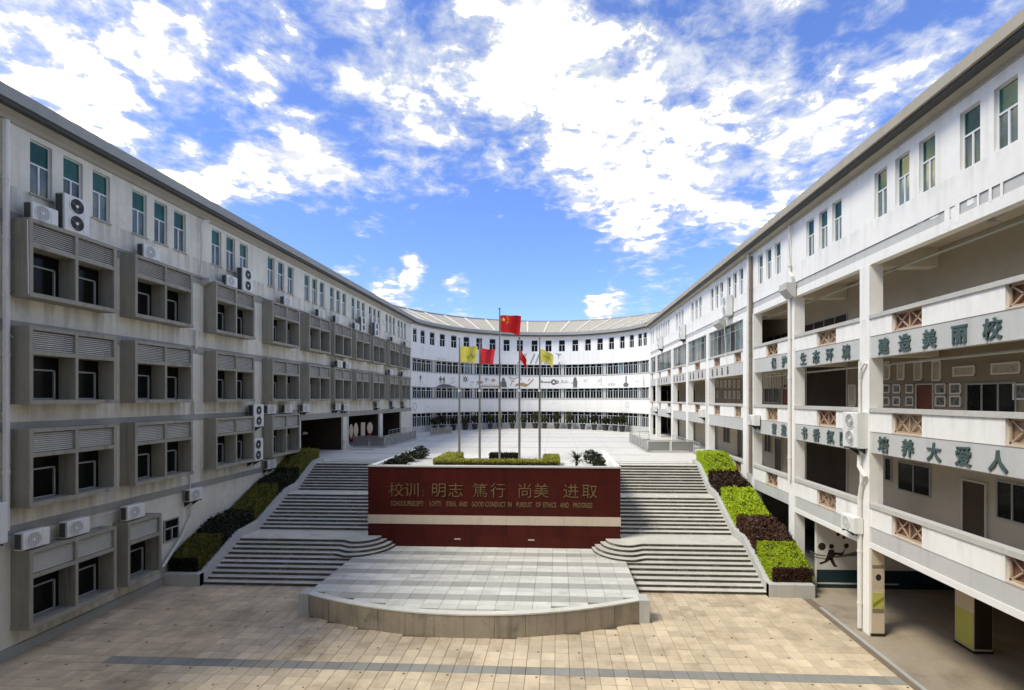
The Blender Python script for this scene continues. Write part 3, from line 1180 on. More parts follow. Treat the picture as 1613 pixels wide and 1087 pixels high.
# the four smaller ones
mb = MB()
f = flag_map((PX[0] + .03, PYY, 11.62), 1.12, .92, .02, .13, 1.0, R(-14), shear=-.18, tip=.1)
cloth(mb, f)
fl = tag(mb.build('flag', m_flagy, None, (PX[0], PYY, 11.2)), 'yellow flag with green emblem on the leftmost flagpole', 'flag')
mb = MB()
for k in range(9):
    s0, t0 = .42 + .055 * k, .62 + .09 * math.sin(k * 1.3) - .012 * k
    mb.poly([f(s0, t0, -.012), f(s0 + .03, t0 + .12, -.012), f(s0 + .06, t0 + .06, -.012), f(s0 + .035, t0 - .05, -.012)])
mb.build('emblem', m_flagg, fl)
mb = MB()
f = flag_map((PX[1] + .03, PYY, 11.48), 1.0, .9, .06, .16, 2.0, R(-18), shear=-.05, tip=.05)
cloth(mb, f)
tag(mb.build('flag', m_flagr2, None, (PX[1], PYY, 11.0)), 'plain red flag on the second flagpole from left', 'flag')
mb = MB()
f = flag_map((PX[3] + .03, PYY, 11.35), .42, .55, .62, .10, .5, R(-30), shear=-.1)
cloth(mb, f)
tag(mb.build('flag', m_flagr, None, (PX[3], PYY, 11.0)), 'narrow red flag hanging limp on the second flagpole from right', 'flag')
mb = MB()
f = flag_map((PX[4] + .03, PYY, 11.42), .86, .72, .42, .12, 1.6, R(-20), shear=.0)
cloth(mb, f)
fl = tag(mb.build('flag', m_flagy, None, (PX[4], PYY, 11.0)), 'yellow flag drooping from the rightmost flagpole', 'flag')
mb = MB()
for k in range(8):
    s0, t0 = .22 + .075 * k, .40 + .07 * math.sin(k * 2.1) + .01 * k
    mb.poly([f(s0, t0, -.012), f(s0 + .02, t0 + .16, -.012), f(s0 + .06, t0 + .1, -.012), f(s0 + .05, t0 - .05, -.012)])
mb.build('emblem', m_flagg, fl)

# ================================================================== LEFT WING
lw = thing('left_wing', 'long weathered four-storey school wing with projecting concrete window boxes, left of the court', 'building', (XL, 35, 0))
ZEL = 17.86                       # underside of the eaves
COLS = [YX(u, -17.25) for u in (46, 212.6, 340, 429, 487, 527, 561, 588, 614, 633)]
BW, BH = 3.3, 2.56                # window box size
ROWZ = [11.86, 8.32, 4.92, .92]
G3 = [c + .62 for c in COLS]      # first window of each upper triple


def fl_(s, z, d):
    return (XL - d, s, z)


TW, TP = .76, 1.17                # top window width and spacing
holes = []
for gy in G3:
    for k in range(3):
        holes.append((gy + k * TP, gy + k * TP + TW, 15.5, 17.34))
GAR = [(YX(474, XL), YX(540.6, XL)), (YX(548.7, XL), YX(598, XL)), (YX(603, XL), YX(631.7, XL))]
for a, b in GAR:
    holes.append((a, b, ZP + .003, 6.92))
mb = MB()
holes_wall(mb, fl_, Y0L, Y1 + .3, 0, ZEL, holes, .16)
mb.quad((XL, Y0L, 0), (XL - 9, Y0L, 0), (XL - 9, Y0L, ZEL), (XL, Y0L, ZEL))
mb.quad((XL - 9, Y0L, 0), (XL - 9, Y1 + 9, 0), (XL - 9, Y1 + 9, ZEL), (XL - 9, Y0L, ZEL))
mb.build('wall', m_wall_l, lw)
# dark open bays on the plaza level
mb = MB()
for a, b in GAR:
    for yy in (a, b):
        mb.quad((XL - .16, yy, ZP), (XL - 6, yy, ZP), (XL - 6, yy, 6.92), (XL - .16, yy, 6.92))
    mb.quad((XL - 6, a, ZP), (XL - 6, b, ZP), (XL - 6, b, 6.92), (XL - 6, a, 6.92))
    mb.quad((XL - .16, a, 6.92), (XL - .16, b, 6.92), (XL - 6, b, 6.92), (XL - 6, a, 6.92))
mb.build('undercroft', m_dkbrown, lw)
# floor bands, string courses, plinth, beams
for (za, zb, ya, yb, o) in ((14.22, 14.63, Y0L, Y1, .03), (10.70, 11.06, Y0L, Y1, .03), (7.40, 7.70, Y0L, YX(470, XL), .03), (6.93, 7.35, YX(470, XL) + .02, Y1, .06), (4.0, 4.3, Y0L, 31, .03)):
    mb = MB()
    mb.box(XL + .002, XL + o, ya, yb, za, zb)
    mb.build('floor_band', m_band_l, lw)
mb = MB()
mb.box(XL + .002, XL + .05, YX(470, XL) + .02, Y1, 6.925, 7.15)
mb.build('lintel_beam', m_white, lw)
mb = MB()
mb.box(XL + .002, XL + .12, Y0L, 22.1, 0, .35)
mb.build('plinth', m_band_l, lw)
mb = MB()
mb.prism([(XL + .002, ZEL - .34), (XL + .10, ZEL - .30), (XL + .10, ZEL - .16), (XL + .30, ZEL - .03), (XL + .30, ZEL), (XL + .002, ZEL)], Y0L, Y1 - .1, axis='y')
mb.build('cornice', m_soffit, lw)
mb = MB()
mb.box(XL + .31, XL + .56, Y0L, Y1, ZEL - .02, ZEL + .10)
mb.build('gutter', m_gutter, lw)
mb = MB()
mb.box(XL + .30, XL + .64, Y0L, Y1, ZEL + .105, ZEL + .50)
mb.build('fascia', m_fascia, lw)
mb = MB()
mb.prism([(XL + .62, ZEL + .505), (XL - 4.5, ZEL + 2.7), (XL - 9.6, ZEL + .3), (XL - 9.0, ZEL), (XL + .30, ZEL + .105), (XL + .30, ZEL + .50)][::-1], Y0L, Y1, axis='y')
mb.build('roof', m_roof, lw)

# shared meshes of the window box (local: x out of the wall, y along it, z up)
BD = .66


def bay_mesh(w, halves):
    mb = MB()
    t = .12
    mb.box(0, BD, 0, t, 0, BH)
    mb.box(0, BD, w - t, w, 0, BH)
    mb.box(0, BD - .003, t, w - t, BH - t, BH - .003)
    mb.box(0, BD + .03, -.015, w + .015, -.03, .12)
    if halves == 2:
        mb.box(0, BD - .002, w / 2 - .055, w / 2 + .055, .12, BH - t)
    segs = [(t, w / 2 - .055), (w / 2 + .055, w - t)] if halves == 2 else [(t, w - t)]
    for a, b in segs:
        mb.box(0, BD - .006, a, b, 1.62, 1.76)
        mb.box(0, .25, a, b, 1.76, BH - t)
    return mb.mesh('window_box', m_bay), segs


def slat_mesh(a, b, n, one=False):
    mb = MB()
    rng = [0] if one else range(n)
    for k in rng:
        z = 0 if one else 1.80 + k * (BH - .12 - 1.80) / n
        h = .058
        mb.v += [(0, a, z), (0, b, z), (.055, b, z - .03), (.055, a, z - .03), (0, a, z + .016), (0, b, z + .016), (.055, b, z - .014), (.055, a, z - .014)]
        i = len(mb.v) - 8
        for q in ((0, 1, 2, 3), (7, 6, 5, 4), (3, 2, 6, 7), (0, 4, 5, 1), (0, 3, 7, 4), (1, 5, 6, 2)):
            mb.f.append(tuple(i + j for j in q))
            mb.m.append(0)
    return mb.mesh('slat', m_slat)


def win_meshes(a, b):
    fr = MB()
    z0, z1, zt = .13, 1.60, 1.12
    w = .05
    mid = a + (b - a) * .30
    e = b - (b - a) * .12
    fr.box(.0, .06, a + .02, e, zt, zt + w)
    fr.box(.0, .06, a + .02, a + .02 + w, z0, zt)
    fr.box(.0, .06, e - w, e, z0, zt + w)
    fr.box(.0, .07, mid, mid + w, z0, zt)
    fr.box(.0, .05, a + .02, e, z0, z0 + w)
    gl = MB()
    gl.box(0.0, .022, a + .004, b - .004, z0 - .005, z1 + .01)
    return fr.mesh('window_frame', m_frame_d), gl.mesh('pane', m_glass)


def kit(w, halves):
    me, segs = bay_mesh(w, halves)
    k = {'frame': me, 'segs': []}
    for a, b in segs:
        fr, gl = win_meshes(a, b)
        k['segs'].append((fr, gl, slat_mesh(a + .004, b - .004, 9, True), slat_mesh(a + .004, b - .004, 9)))
    return k


KIT2 = kit(BW, 2)
KIT1 = kit(1.75, 1)


def window_box(y, z, k, single_slats):
    o = put('window_box', k['frame'], lw, (XL + .001, y, z))
    for fr, gl, s1, sn in k['segs']:
        sub('window_frame', fr, o, (.02, 0, 0))
        sub('pane', gl, o, (.002, 0, 0))
        if single_slats:
            for q in range(9):
                sub('slat', s1, o, (BD - .14, 0, 1.815 + q * (BH - .12 - 1.80) / 9))
        else:
            tag(sub('louver', sn, o, (BD - .14, 0, 0)), kind='stuff')


for r, z in enumerate(ROWZ):
    for c, y in enumerate(COLS):
        if r == 2 and c > 3: continue
        if r == 3 and c > 0: continue
        window_box(y, z, KIT2, c < 3)
window_box(YX(201, -17.25), ROWZ[3], KIT1, True)

# upper triple windows: frame with a tall fixed light over two sashes


def topwin_meshes(w, h, cs, fmat):
    """local: y along the wall from 0, x outward, z up"""
    fr = MB()
    t = .045
    split = h * .56
    fr.box(0, .05, 0, t, 0, h)
    fr.box(0, .05, w - t, w, 0, h)
    fr.box(0, .05, t, w - t, 0, t)
    fr.box(0, .05, t, w - t, h - t, h)
    fr.box(0, .055, t, w - t, split, split + t * 1.2)
    fr.box(0, .06, w / 2 - t * .6, w / 2 + t * .6, t, split)
    up, lo = MB(), MB()
    up.box(0, .015, t, w - t, split + t, h - t)
    lo.box(0, .015, t, w - t, t, split)
    return fr.mesh('window_frame', fmat), up.mesh('pane', m_glass_g), lo.mesh('pane', m_glass_b)


TWL = topwin_meshes(TW, 1.84, 0, m_frame)


def top_window(parent, loc, meshes, rz=0.0):
    o = put('window', meshes[0], parent, loc, rz)
    sub('pane', meshes[1], o, (.012, 0, 0))
    sub('pane', meshes[2], o, (.012, 0, 0))
    return o


for gy in G3:
    for k in range(3):
        top_window(lw, (XL - .15, gy + k * TP, 15.5), TWL)
        mb = MB()
        mb.box(XL - .10, XL + .05, gy + k * TP - .04, gy + k * TP + TW + .04, 15.43, 15.498)
        mb.build('sill', m_soffit, lw)

# small low window under the hedge, downpipes, ledges, wires
lowy = YX(257, XL)
o = put('window', topwin_meshes(.9, 1.0, 0, m_frame_d)[0], lw, (XL + .02, lowy, 1.9))
mb = MB()
mb.box(XL + .004, XL + .02, lowy, lowy + .9, 1.9, 2.9)
mb.build('pane', m_glass, lw)


def pipe(parent, pts, r=.055, mat=None, name='downpipe'):
    mb = MB()
    mb.tube(pts, r, 8)
    d = [Vector(p) for p in pts]
    for a, b in zip(d[:-1], d[1:]):
        L_ = (b - a).length
        for q in range(1, int(L_ / 1.9) + 1):
            p = a + (b - a) * (q * 1.9 / L_)
            t = (b - a).normalized() * .035
            mb.tube([p - t, p + t], r * 1.22, 8)
    return mb.build(name, mat or m_pipe, parent)


xp = XL + .12
pipe(lw, [(xp, YX(4, XL), 17.5), (xp, YX(4, XL), 4.2)], .09)
y = YX(313, XL)
pipe(lw, [(xp + .2, y + .35, 17.45), (xp + .05, y + .05, 17.4), (xp, y, 17.0), (xp, y, 14.65)])
pipe(lw, [(xp, y - .35, 11.85), (xp, y - .35, 10.95)], .06)
pipe(lw, [(xp, y - .45, 8.3), (xp, y - .45, 7.7)], .06)
pipe(lw, [(xp, y - .75, 4.95), (xp, y - .75, 2.7), (xp + .05, y - 1.4, 1.9), (xp + .1, y - 2.6, .9)], .06)
y = YX(556, XL)
pipe(lw, [(xp, y, 17.4), (xp, y, 14.8)], .05)
y = YX(546, XL)
pipe(lw, [(xp, y, 7.5), (xp, y, 4.6), (xp + .2, y, 4.3), (xp + .5, y - .5, 4.22), (xp + 2.4, y - .6, 4.22)], .06)
y = YX(475, XL)
pipe(lw, [(xp - .04, y + .3, 14.2), (xp - .04, y + .3, 11.1)], .02, m_cablew, 'cable')
y = YX(420, XL)
pipe(lw, [(xp - .04, y, 14.1), (xp - .03, y, 11.2), (xp - .02, y - .3, 7.9), (xp - .02, y - .35, 5.2)], .022, m_cablew, 'cable')
y = YX(318, XL)
mb = MB()
mb.prism([(XL + .002, 14.15), (XL + .45, 14.35), (XL + .45, 14.55), (XL + .002, 14.55)], y - .1, y + 1.0, axis='y')
mb.build('ledge', m_rail, lw)


def wire(parent, a, b, sag, r=.012, mat=None, n=10):
    a, b = Vector(a), Vector(b)
    mb = MB()
    mb.tube([a + (b - a) * (k / n) - Vector((0, 0, sag * 4 * (k / n) * (1 - k / n))) for k in range(n + 1)], r, 5)
    mb.build('cable', mat or m_cable, parent)


for (u0, z0, u1, z1, sg) in ((150, 14.55, 222, 14.62, .12), (222, 14.6, 330, 14.5, .08), (8, 10.6, 46, 10.4, .12), (405, 14.62, 445, 14.5, .1), (300, 8.0, 345, 7.9, .05), (470, 14.6, 520, 14.5, .12), (95, 4.05, 200, 4.0, .1)):
    wire(lw, (XL + .10, YX(u0, XL), z0), (XL + .10, YX(u1, XL), z1), sg, .016, m_cable if z0 > 12 else m_cablew)
wire(lw, (XL + BD + .06, COLS[0] - .12, 14.3), (XL + BD + .02, COLS[0] - .05, 11.9), -.01, .014, m_cablew)
for u in (72, 180, 285, 350, 410):        # wall lamps and weep stubs
    pass
for (u, z) in ((322, 6.25), (477, 5.9)):
    mb = MB()
    yy = YX(u, XL)
    mb.prism([(XL + .002, z), (XL + .22, z + .05), (XL + .28, z + .14), (XL + .002, z + .2)], yy, yy + .22, axis='y')
    mb.build('wall_lamp', m_band_l, lw)

# ================================================================== CURVED BLOCK
CX, RA = (XL + XR) / 2, 14.875
HALF = R(78)
CY = Y1 - RA * math.cos(HALF)
arc = thing('curved_block', 'white curved four-storey block with ribbon windows closing the far end of the plaza', 'building', (CX, CY + RA, ZP))


def apt(phi, off, z):
    k = 1.0 if z < 9 else 1 - .042 * phi / HALF
    return (CX + (RA + off) * math.sin(phi), CY + (RA + off) * math.cos(phi), HC + (z - HC) * k)


def phi_u(u, off=0.0):
    best, bp = 1e9, 0
    for k in range(-2000, 2001):
        p = HALF * k / 2000
        x, y, _ = apt(p, off, ZP)
        uu = VPX + FPX * x / (CS * (y * CS - x * SN))
        if abs(uu - u) < best:
            best, bp = abs(uu - u), p
    return bp


def fa(s, z, d):
    return apt(s, d, z)


def arc_strip(mb, o0, z0, o1, z1, m=0, n=78, p0=-HALF, p1=HALF):
    for k in range(n):
        a, b = p0 + (p1 - p0) * k / n, p0 + (p1 - p0) * (k + 1) / n
        mb.quad(apt(a, o0, z0), apt(b, o0, z0), apt(b, o1, z1), apt(a, o1, z1), m)


def arc_box(mb, o0, o1, z0, z1, m=0, n=78, p0=-HALF, p1=HALF):
    arc_strip(mb, o0, z0, o0, z1, m, n, p0, p1)
    arc_strip(mb, o0, z1, o1, z1, m, n, p0, p1)
    arc_strip(mb, o1, z0, o0, z0, m, n, p0, p1)
    arc_strip(mb, o1, z1, o1, z0, m, n, p0, p1)


WIN_U = [int(560 + x / 3.226) for x in (312, 345, 392, 444, 502, 567, 632, 699, 768, 838, 910, 982, 1050, 1117, 1183, 1243, 1302, 1358, 1406, 1447, 1472)]
WP = [phi_u(u) for u in WIN_U]
WP[0] = min(WP[0], WP[1] - .115)
AW = .92
holes = [(p - AW / 2 / RA, p + AW / 2 / RA, 15.2, 16.86) for p in WP]
mb = MB()
holes_wall(mb, fa, -HALF, HALF, 13.34, 17.3, holes, .14, subdiv=.035)
arc_strip(mb, .5, 13.34, 0, 13.34)
mb.build('top_wall', m_arcw, arc)
BANDS = [(6.58, 8.34, 'lower_band'), (9.88, 11.66, 'mural_band')]
for z0, z1, nm in BANDS:
    mb = MB()
    arc_box(mb, 0, .5, z0, z1)
    mb.build(nm, m_arcw, arc)
    mb = MB()
    arc_box(mb, -.05, .5, z1 + .002, z1 + .10)
    mb.build('sill', m_rail, arc)
mb = MB()
arc_box(mb, .10, .6, ZP, 4.86)
mb.build('base_wall', m_beam, arc)
mb = MB()
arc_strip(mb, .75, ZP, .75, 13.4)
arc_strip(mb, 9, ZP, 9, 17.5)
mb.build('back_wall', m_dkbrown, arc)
TWA = topwin_meshes(AW, 1.66, 0, m_frame)
for q in (1, 2):
    TWA[q].materials[0] = m_glass
for p in WP:
    x, y, z = apt(p, .13, 15.2)
    # local +x must face the court (inward), local y runs along the wall
    o = top_window(arc, (x, y, z), TWA, 0)
    inward = Vector((-math.sin(p), -math.cos(p), 0))
    o.rotation_euler.z = math.atan2(inward.y, inward.x)
    along = Vector((-inward.y, inward.x, 0))
    o.location = Vector((x, y, z)) - along * AW / 2 - WLOC[arc.name]
    for ch in o.children:
        ch.data = ch.data
# ribbon windows
NW = 44
WWD = (RA + .36) * 2 * HALF / NW


def ribbon_meshes(w, h):
    fr = MB()
    t = .05
    zt = h * .72
    fr.box(0, .07, 0, t, 0, h)
    fr.box(0, .07, w - t, w, 0, h)
    fr.box(0, .06, t, w - t, 0, t)
    fr.box(0, .06, t, w - t, h - t, h)
    fr.box(0, .065, t, w - t, zt, zt + t)
    fr.box(0, .065, w / 2 - t * .45, w / 2 + t * .45, t, zt)
    gl = MB()
    gl.box(0, .012, t, w - t, t, h - t)
    return fr.mesh('window', m_frame), gl.mesh('pane', m_glass)


RIB = [(4.87, 1.70), (8.45, 1.42), (11.77, 1.56)]
for zi, (z0, h) in enumerate(RIB):
    k = 0.0
    frm, glm = ribbon_meshes(WWD * .985, h)
    frm2, glm2 = ribbon_meshes(WWD * .985, h)
    glm2.materials[0] = m_glass_b
    for q in range(NW):
        p = -HALF + 2 * HALF * (q + .5) / NW
        x, y, z = apt(p, .36, z0)
        inward = Vector((-math.sin(p), -math.cos(p), 0))
        along = Vector((-inward.y, inward.x, 0))
        if q % 7 == 5:        # piers between the runs of windows
            mb = MB()
            w2 = WWD / 2 / (RA + .36) * .98
            arc_box(mb, .28, .6, z0, z0 + h + .1, 0, 2, p - w2 * .5, p + w2 * .5)
            mb.build('pier', m_beam, arc)
        loc = Vector((x, y, z)) - along * WWD * .985 / 2
        o = put('window', frm, arc, loc, math.atan2(inward.y, inward.x))
        sub('pane', glm2 if random.random() < .05 else glm, o, (.006, 0, 0))
# eaves and roof
mb = MB()
arc_strip(mb, 0, 17.3, -.30, 17.36, 0)
arc_strip(mb, -.30, 17.36, -.30, 17.44, 0)
mb.build('soffit', m_soffit, arc)
mb = MB()
arc_box(mb, -.58, -.28, 17.42, 17.52)
mb.build('gutter', m_gutter, arc)
mb = MB()
arc_box(mb, -.64, -.28, 17.525, 17.92)
mb.build('fascia', m_fascia, arc)
mb = MB()
arc_strip(mb, -.62, 17.925, 5.2, 20.35, 0)
arc_strip(mb, 5.2, 20.35, 9.6, 17.9, 0)
mb.build('roof', m_roof, arc)
mb = MB()
arc_box(mb, 5.05, 5.3, 20.30, 20.46)
mb.build('ridge_cap', m_fascia, arc)
for k in range(-7, 9):
    p = HALF * (k - .35) / 8.3
    if abs(p) > HALF: continue
    w = .085 / RA
    mb = MB()
    a, b, c, d = apt(p - w, -.5, 18.06), apt(p + w, -.5, 18.06), apt(p + w, 5.05, 20.37), apt(p - w, 5.05, 20.37)
    a2, b2, c2, d2 = [(q[0], q[1], q[2] - .12) for q in (a, b, c, d)]
    mb.quad(a, b, c, d)
    mb.quad(a2, b2, b, a)
    mb.quad(b2, c2, c, b)
    mb.quad(d, c, c2, d2)
    mb.quad(a, d, d2, a2)
    mb.build('roof_seam', m_seam, arc)
# junction walls beside the wings
for s in (-1, 1):
    mb = MB()
    x = XL if s < 0 else XR
    mb.box(x - .02, x + .3, Y1 - .2, Y1 + .35, ZP, 17.0) if s > 0 else mb.box(x - .3, x + .02, Y1 - .1, Y1 + .35, ZP, 17.3)
    mb.build('junction_pier', m_white, arc)


def motif(polys, u, zc, scale, mat, name='mural_motif', off=-.012):
    """flat painted figures on the curved bands: polys in metres about their centre"""
    p0 = phi_u(u)
    mb = MB()
    for pl in polys:
        pts = [apt(p0 + x * scale / RA, off, zc + y * scale) for x, y in pl]
        mb.poly(pts)
    return mb.build(name, mat, arc)


def ngon(cx, cy, r, n=12, ry=None):
    return [(cx + r * math.cos(2 * math.pi * k / n), cy + (ry or r) * math.sin(2 * math.pi * k / n)) for k in range(n)]


def ring(cx, cy, r0, r1, n=14):
    out = []
    for k in range(n):
        a, b = 2 * math.pi * k / n, 2 * math.pi * (k + 1) / n
        out.append([(cx + r0 * math.cos(a), cy + r0 * math.sin(a)), (cx + r1 * math.cos(a), cy + r1 * math.sin(a)), (cx + r1 * math.cos(b), cy + r1 * math.sin(b)), (cx + r0 * math.cos(b), cy + r0 * math.sin(b))])
    return out


def bar(x0, y0, x1, y1, w):
    d = math.hypot(x1 - x0, y1 - y0)
    nx, ny = -(y1 - y0) / d * w / 2, (x1 - x0) / d * w / 2
    return [(x0 + nx, y0 + ny), (x1 + nx, y1 + ny), (x1 - nx, y1 - ny), (x0 - nx, y0 - ny)]


def figure(h=1.0, arm=1):
    return [ngon(0, .86 * h, .09 * h, 10), [(-.14 * h, .32 * h), (.14 * h, .32 * h), (.16 * h, .75 * h), (-.16 * h, .75 * h)],
            bar(-.08 * h, .34 * h, -.12 * h, 0, .11 * h), bar(.08 * h, .34 * h, .14 * h, 0, .11 * h), bar(.14 * h, .7 * h, .38 * h * arm, .5 * h, .08 * h), bar(-.14 * h, .7 * h, -.3 * h, .42 * h, .08 * h)]


ZM = 10.75
motif([[(x, y + .05) for x, y in pl] for pl in figure(.85)], 662, ZM - .25, 1, m_mur)
motif([bar(-.3, 0, .3, .04, .1), bar(-.5, -.2, .1, -.22, .07), bar(.3, -.3, .7, -.28, .07)], 664, ZM - .35, 1, m_murl)
motif([[(x - .35, y) for x, y in pl] for pl in figure(1.05)] + [[(x + .25, y) for x, y in pl] for pl in figure(1.0, -1)], 697, ZM - .38, 1, m_mur)
motif([[(-1.5, 0), (-.9, .28), (-.2, .42), (.9, .35), (1.3, .2), (1.9, .1), (2.1, 0)]], 700, ZM - .83, 1, m_mur)
motif([bar(-.5, .2, .3, .24, .08), bar(-.2, -.1, .6, -.08, .08), bar(-.6, -.35, .2, -.3, .07), bar(-.1, .4, .4, .42, .06)], 713, ZM + .05, 1, m_murl)
motif(ring(0, 0, .16, .26) + [bar(.1 * math.cos(a), .1 * math.sin(a), .5 * math.cos(a), .5 * math.sin(a), .09) for a in [k * math.pi / 4 for k in range(8)]], 733, ZM + .32, 1, m_mur)
motif([ngon(0, 0, .28, 10, .12), [(-.6, -.4), (.2, -.5), (-.2, -.28)], [(.5, -.3), (1.0, -.34), (.8, -.2)]], 744, ZM - .1, 1, m_murl)
motif([bar(0, -.2, 0, .4, .12), bar(0, .3, .4, .1, .1), bar(-.3, .1, 0, .15, .1)], 766, ZM + .2, 1, m_murb)
motif(ring(0, .1, .12, .26, 10) + [bar(-.3, .1, .3, .1, .1)], 777, ZM + .15, 1, m_murb)
motif([bar(-1.6, 0, 1.7, 0, .14)] + [bar(-1.4 + .35 * k, 0, -1.4 + .35 * k, .28, .06) for k in range(9)], 771, ZM - .62, 1, m_murb)
motif([ngon(0, .55, .22, 10), [(-.45, -.6), (.5, -.6), (.42, .1), (.2, .45), (-.15, .42), (-.5, 0)]], 793, ZM - .12, 1, m_mur)
motif([bar(-.2, -.5, .1, .2, .1), bar(.1, .2, .5, .6, .08), bar(.1, .2, -.3, .5, .08), bar(.0, 0, .5, .2, .08)], 806, ZM, 1, m_murb)
motif([bar(-1.0, -.6, -.2, -.2, .22), bar(-.2, -.2, .4, .5, .16), bar(-.4, .2, -.1, .6, .1)], 836, ZM, 1, m_murb)
motif([bar(-1.1, 0, .6, 0, .13), bar(-1.05, 0, -1.05, .42, .16), bar(-.8, 0, -.8, .3, .13)] + ring(.95, 0, .16, .42, 14) + ring(1.45, 0, .1, .26, 10), 862, ZM + .05, 1, m_mur)
motif([bar(-.7, .1, .7, .1, .05), [(-.5, .1), (.5, .1), (.4, .45), (.1, .4), (.0, .2), (-.2, .5), (-.5, .5)]], 889, ZM - .15, 1, m_murl)
motif([ngon(0, .5, .24, 10), [(-.3, -.75), (.3, -.75), (.35, .1), (.2, .45), (-.25, .5), (-.32, 0)], bar(-.6, -.1, -.2, -.05, .1)], 906, ZM, 1, m_mur)
motif(ring(0, .2, .1, .22, 8), 922, ZM, 1, m_murl)
motif([bar(-.4, .1, .1, .3, .14), bar(.1, -.6, .12, .45, .13), bar(.1, .45, .3, .6, .1), bar(-.5, -.1, -.1, .1, .09)], 946, ZM + .05, 1, m_murl)
motif([[(-.5 + .42 * k, -.35), (-.2 + .42 * k, -.35), (-.2 + .42 * k, .0), (-.5 + .42 * k, .0)] for k in range(3)], 963, ZM - .2, 1, m_murl)
motif([bar(0, -.45, .05, .7, .24), [(-.55, -.5), (-.3, -.2), (.3, -.2), (.55, -.5), (.3, -.75), (-.3, -.75)]], 986, ZM, 1, m_mur)
motif([bar(-.4, 0, .4, 0, .05)], 1003, ZM - .1, 1, m_murl)
motif([[(-.18, -.75), (.3, -.6), (.1, .3), (-.1, .8)]], 1014, ZM, 1, m_murl)
motif([[(-.9, -.5), (-.2, -.35), (.9, -.55), (1.1, -.2), (.3, .1), (-.6, -.1)]], 820, ZM - .1, 1, m_murb)
motif([bar(-1.0, .55, -.3, .3, .12), bar(-.3, .3, .4, .5, .1), bar(.4, .5, .9, .2, .12)], 812, ZM + .2, 1, m_murb)
motif([[(-.6, -.2), (.2, -.3), (.7, 0), (.1, .25), (-.5, .15)]], 756, ZM - .05, .8, m_murb)
# light drawings on the lower band and on the top wall
motif(ring(0, 0, .42, .58, 6), 653, 7.4, 1, m_murl)
motif([bar(-.2, -.1, .1, .15, .08), bar(.1, .15, .3, -.1, .08), bar(-.6, -.4, -.3, -.2, .08), bar(.7, .5, 1.0, .45, .08)], 673, 7.35, 1, m_murl)
motif(ring(0, 0, .3, .4, 6), 988, 7.6, 1, m_murl)
motif([bar(-.25, -.4, -.05, .4, .05), bar(-.05, .4, .3, .35, .05), bar(.3, .35, .1, -.45, .05), bar(.1, -.45, -.25, -.4, .05)], 665, 14.35, 1, m_murl)
motif([bar(-.9 + .35 * k, 0, -.85 + .35 * k, .25, .16) for k in range(5)], 697, 13.45, 1, m_murl)
motif([[(-.3, -.25), (.3, -.25), (0, .3)]], 881, 13.55, .8, m_logo)
motif([bar(-.2, 0, -.2, .3, .1), bar(.25, 0, .25, .35, .1)], 961, 13.5, .8, m_murl)
# large slanted grey lettering between the flags
motif([bar(-1.55, -.75, -.75, .7, .13), bar(-1.3, -.75, -.5, .7, .13), bar(-1.0, -.75, -.25, .7, .13)], 832, 14.2, 1, m_logo, 'slanted_stripe')
motif([bar(-.85, -.72, -.25, .68, .24)], 845, 14.2, 1, m_logo, 'logo_letter')
motif([bar(-.60, -.72, -.05, .68, .2), bar(-.05, .68, .25, -.72, .2), bar(.25, -.72, .75, .68, .2)], 850, 14.2, 1, m_logo, 'logo_letter')
motif([bar(-.35, .62, .45, .62, .2), bar(-.38, .62, -.42, .05, .2), bar(-.42, 0, .25, -.05, .2), bar(.25, -.05, .15, -.62, .2), bar(.2, -.66, -.62, -.66, .2)], 863, 14.2, 1, m_logo, 'logo_letter')
motif([[(-.5, .7), (.5, .55), (.1, .3), (.0, -.3), (-.12, .35)]], 880, 14.3, 1, m_logo, 'logo_mark')
motif([bar(-.6, -.3, -.2, -.35, .16), bar(.3, -.35, .3, .1, .12), [(.7, .4), (1.2, -.1), (1.1, -.4), (.9, 0)]], 738, 13.85, .9, m_murb)

# potted plants along the curved wall
POT_U = [int(560 + x / 3.226) for x in (405, 443, 497, 560, 607, 685, 735, 797, 858, 913, 963, 1025, 1090, 1158, 1216, 1272, 1320, 1355)]
pot_kits = []
for v in range(3):
    mp = MB()
    h = .78
    for q, (r0, r1, za, zb) in enumerate(((.22, .31, 0, h - .1), (.34, .34, h - .1, h))):
        i = len(mp.v)
        mp.v += [(-r0, -r0, za), (r0, -r0, za), (r0, r0, za), (-r0, r0, za), (-r1, -r1, zb), (r1, -r1, zb), (r1, r1, zb), (-r1, r1, zb)]
        for f_ in ((3, 2, 1, 0), (4, 5, 6, 7), (0, 1, 5, 4), (1, 2, 6, 5), (2, 3, 7, 6), (3, 0, 4, 7)):
            mp.f.append(tuple(i + j for j in f_))
            mp.m.append(0)
    ml = MB()
    blade_fan(ml, (0, 0, h - .02), 34, .62, .05, 1.05, .45, 0)
    blade_fan(ml, (0, 0, h), 26, .45, .045, 1.35, .3, 1)
    d = RNG.normal(size=(260, 3))
    d /= np.linalg.norm(d, axis=1)[:, None]
    leaves(ml, d * RNG.uniform(.3, 1, 260)[:, None] * np.array([.55, .55, .42]) + np.array([0, 0, h + .5]), d, .15, 0, .7)
    pot_kits.append((mp.mesh('pot', m_pot), ml.mesh('foliage', [m_pl, m_pr])))
for i, u in enumerate(POT_U):
    p = phi_u(u, -1.0)
    x, y, _ = apt(p, -1.0, ZP)
    t = thing('potted_plant', 'bushy dark plant in a square dark pot, %s from the left along the curved wall' % ORD[i], 'potted plant', (x, y, ZP), 'potted plants along the curved wall', random.uniform(0, 6.28))
    k = pot_kits[i % 3]
    sub('pot', k[0], t)
    s = random.uniform(.85, 1.12)
    fo = sub('foliage', k[1], t)
    fo.scale = (s * 1.15, s * 1.15, s * random.uniform(1.0, 1.25))

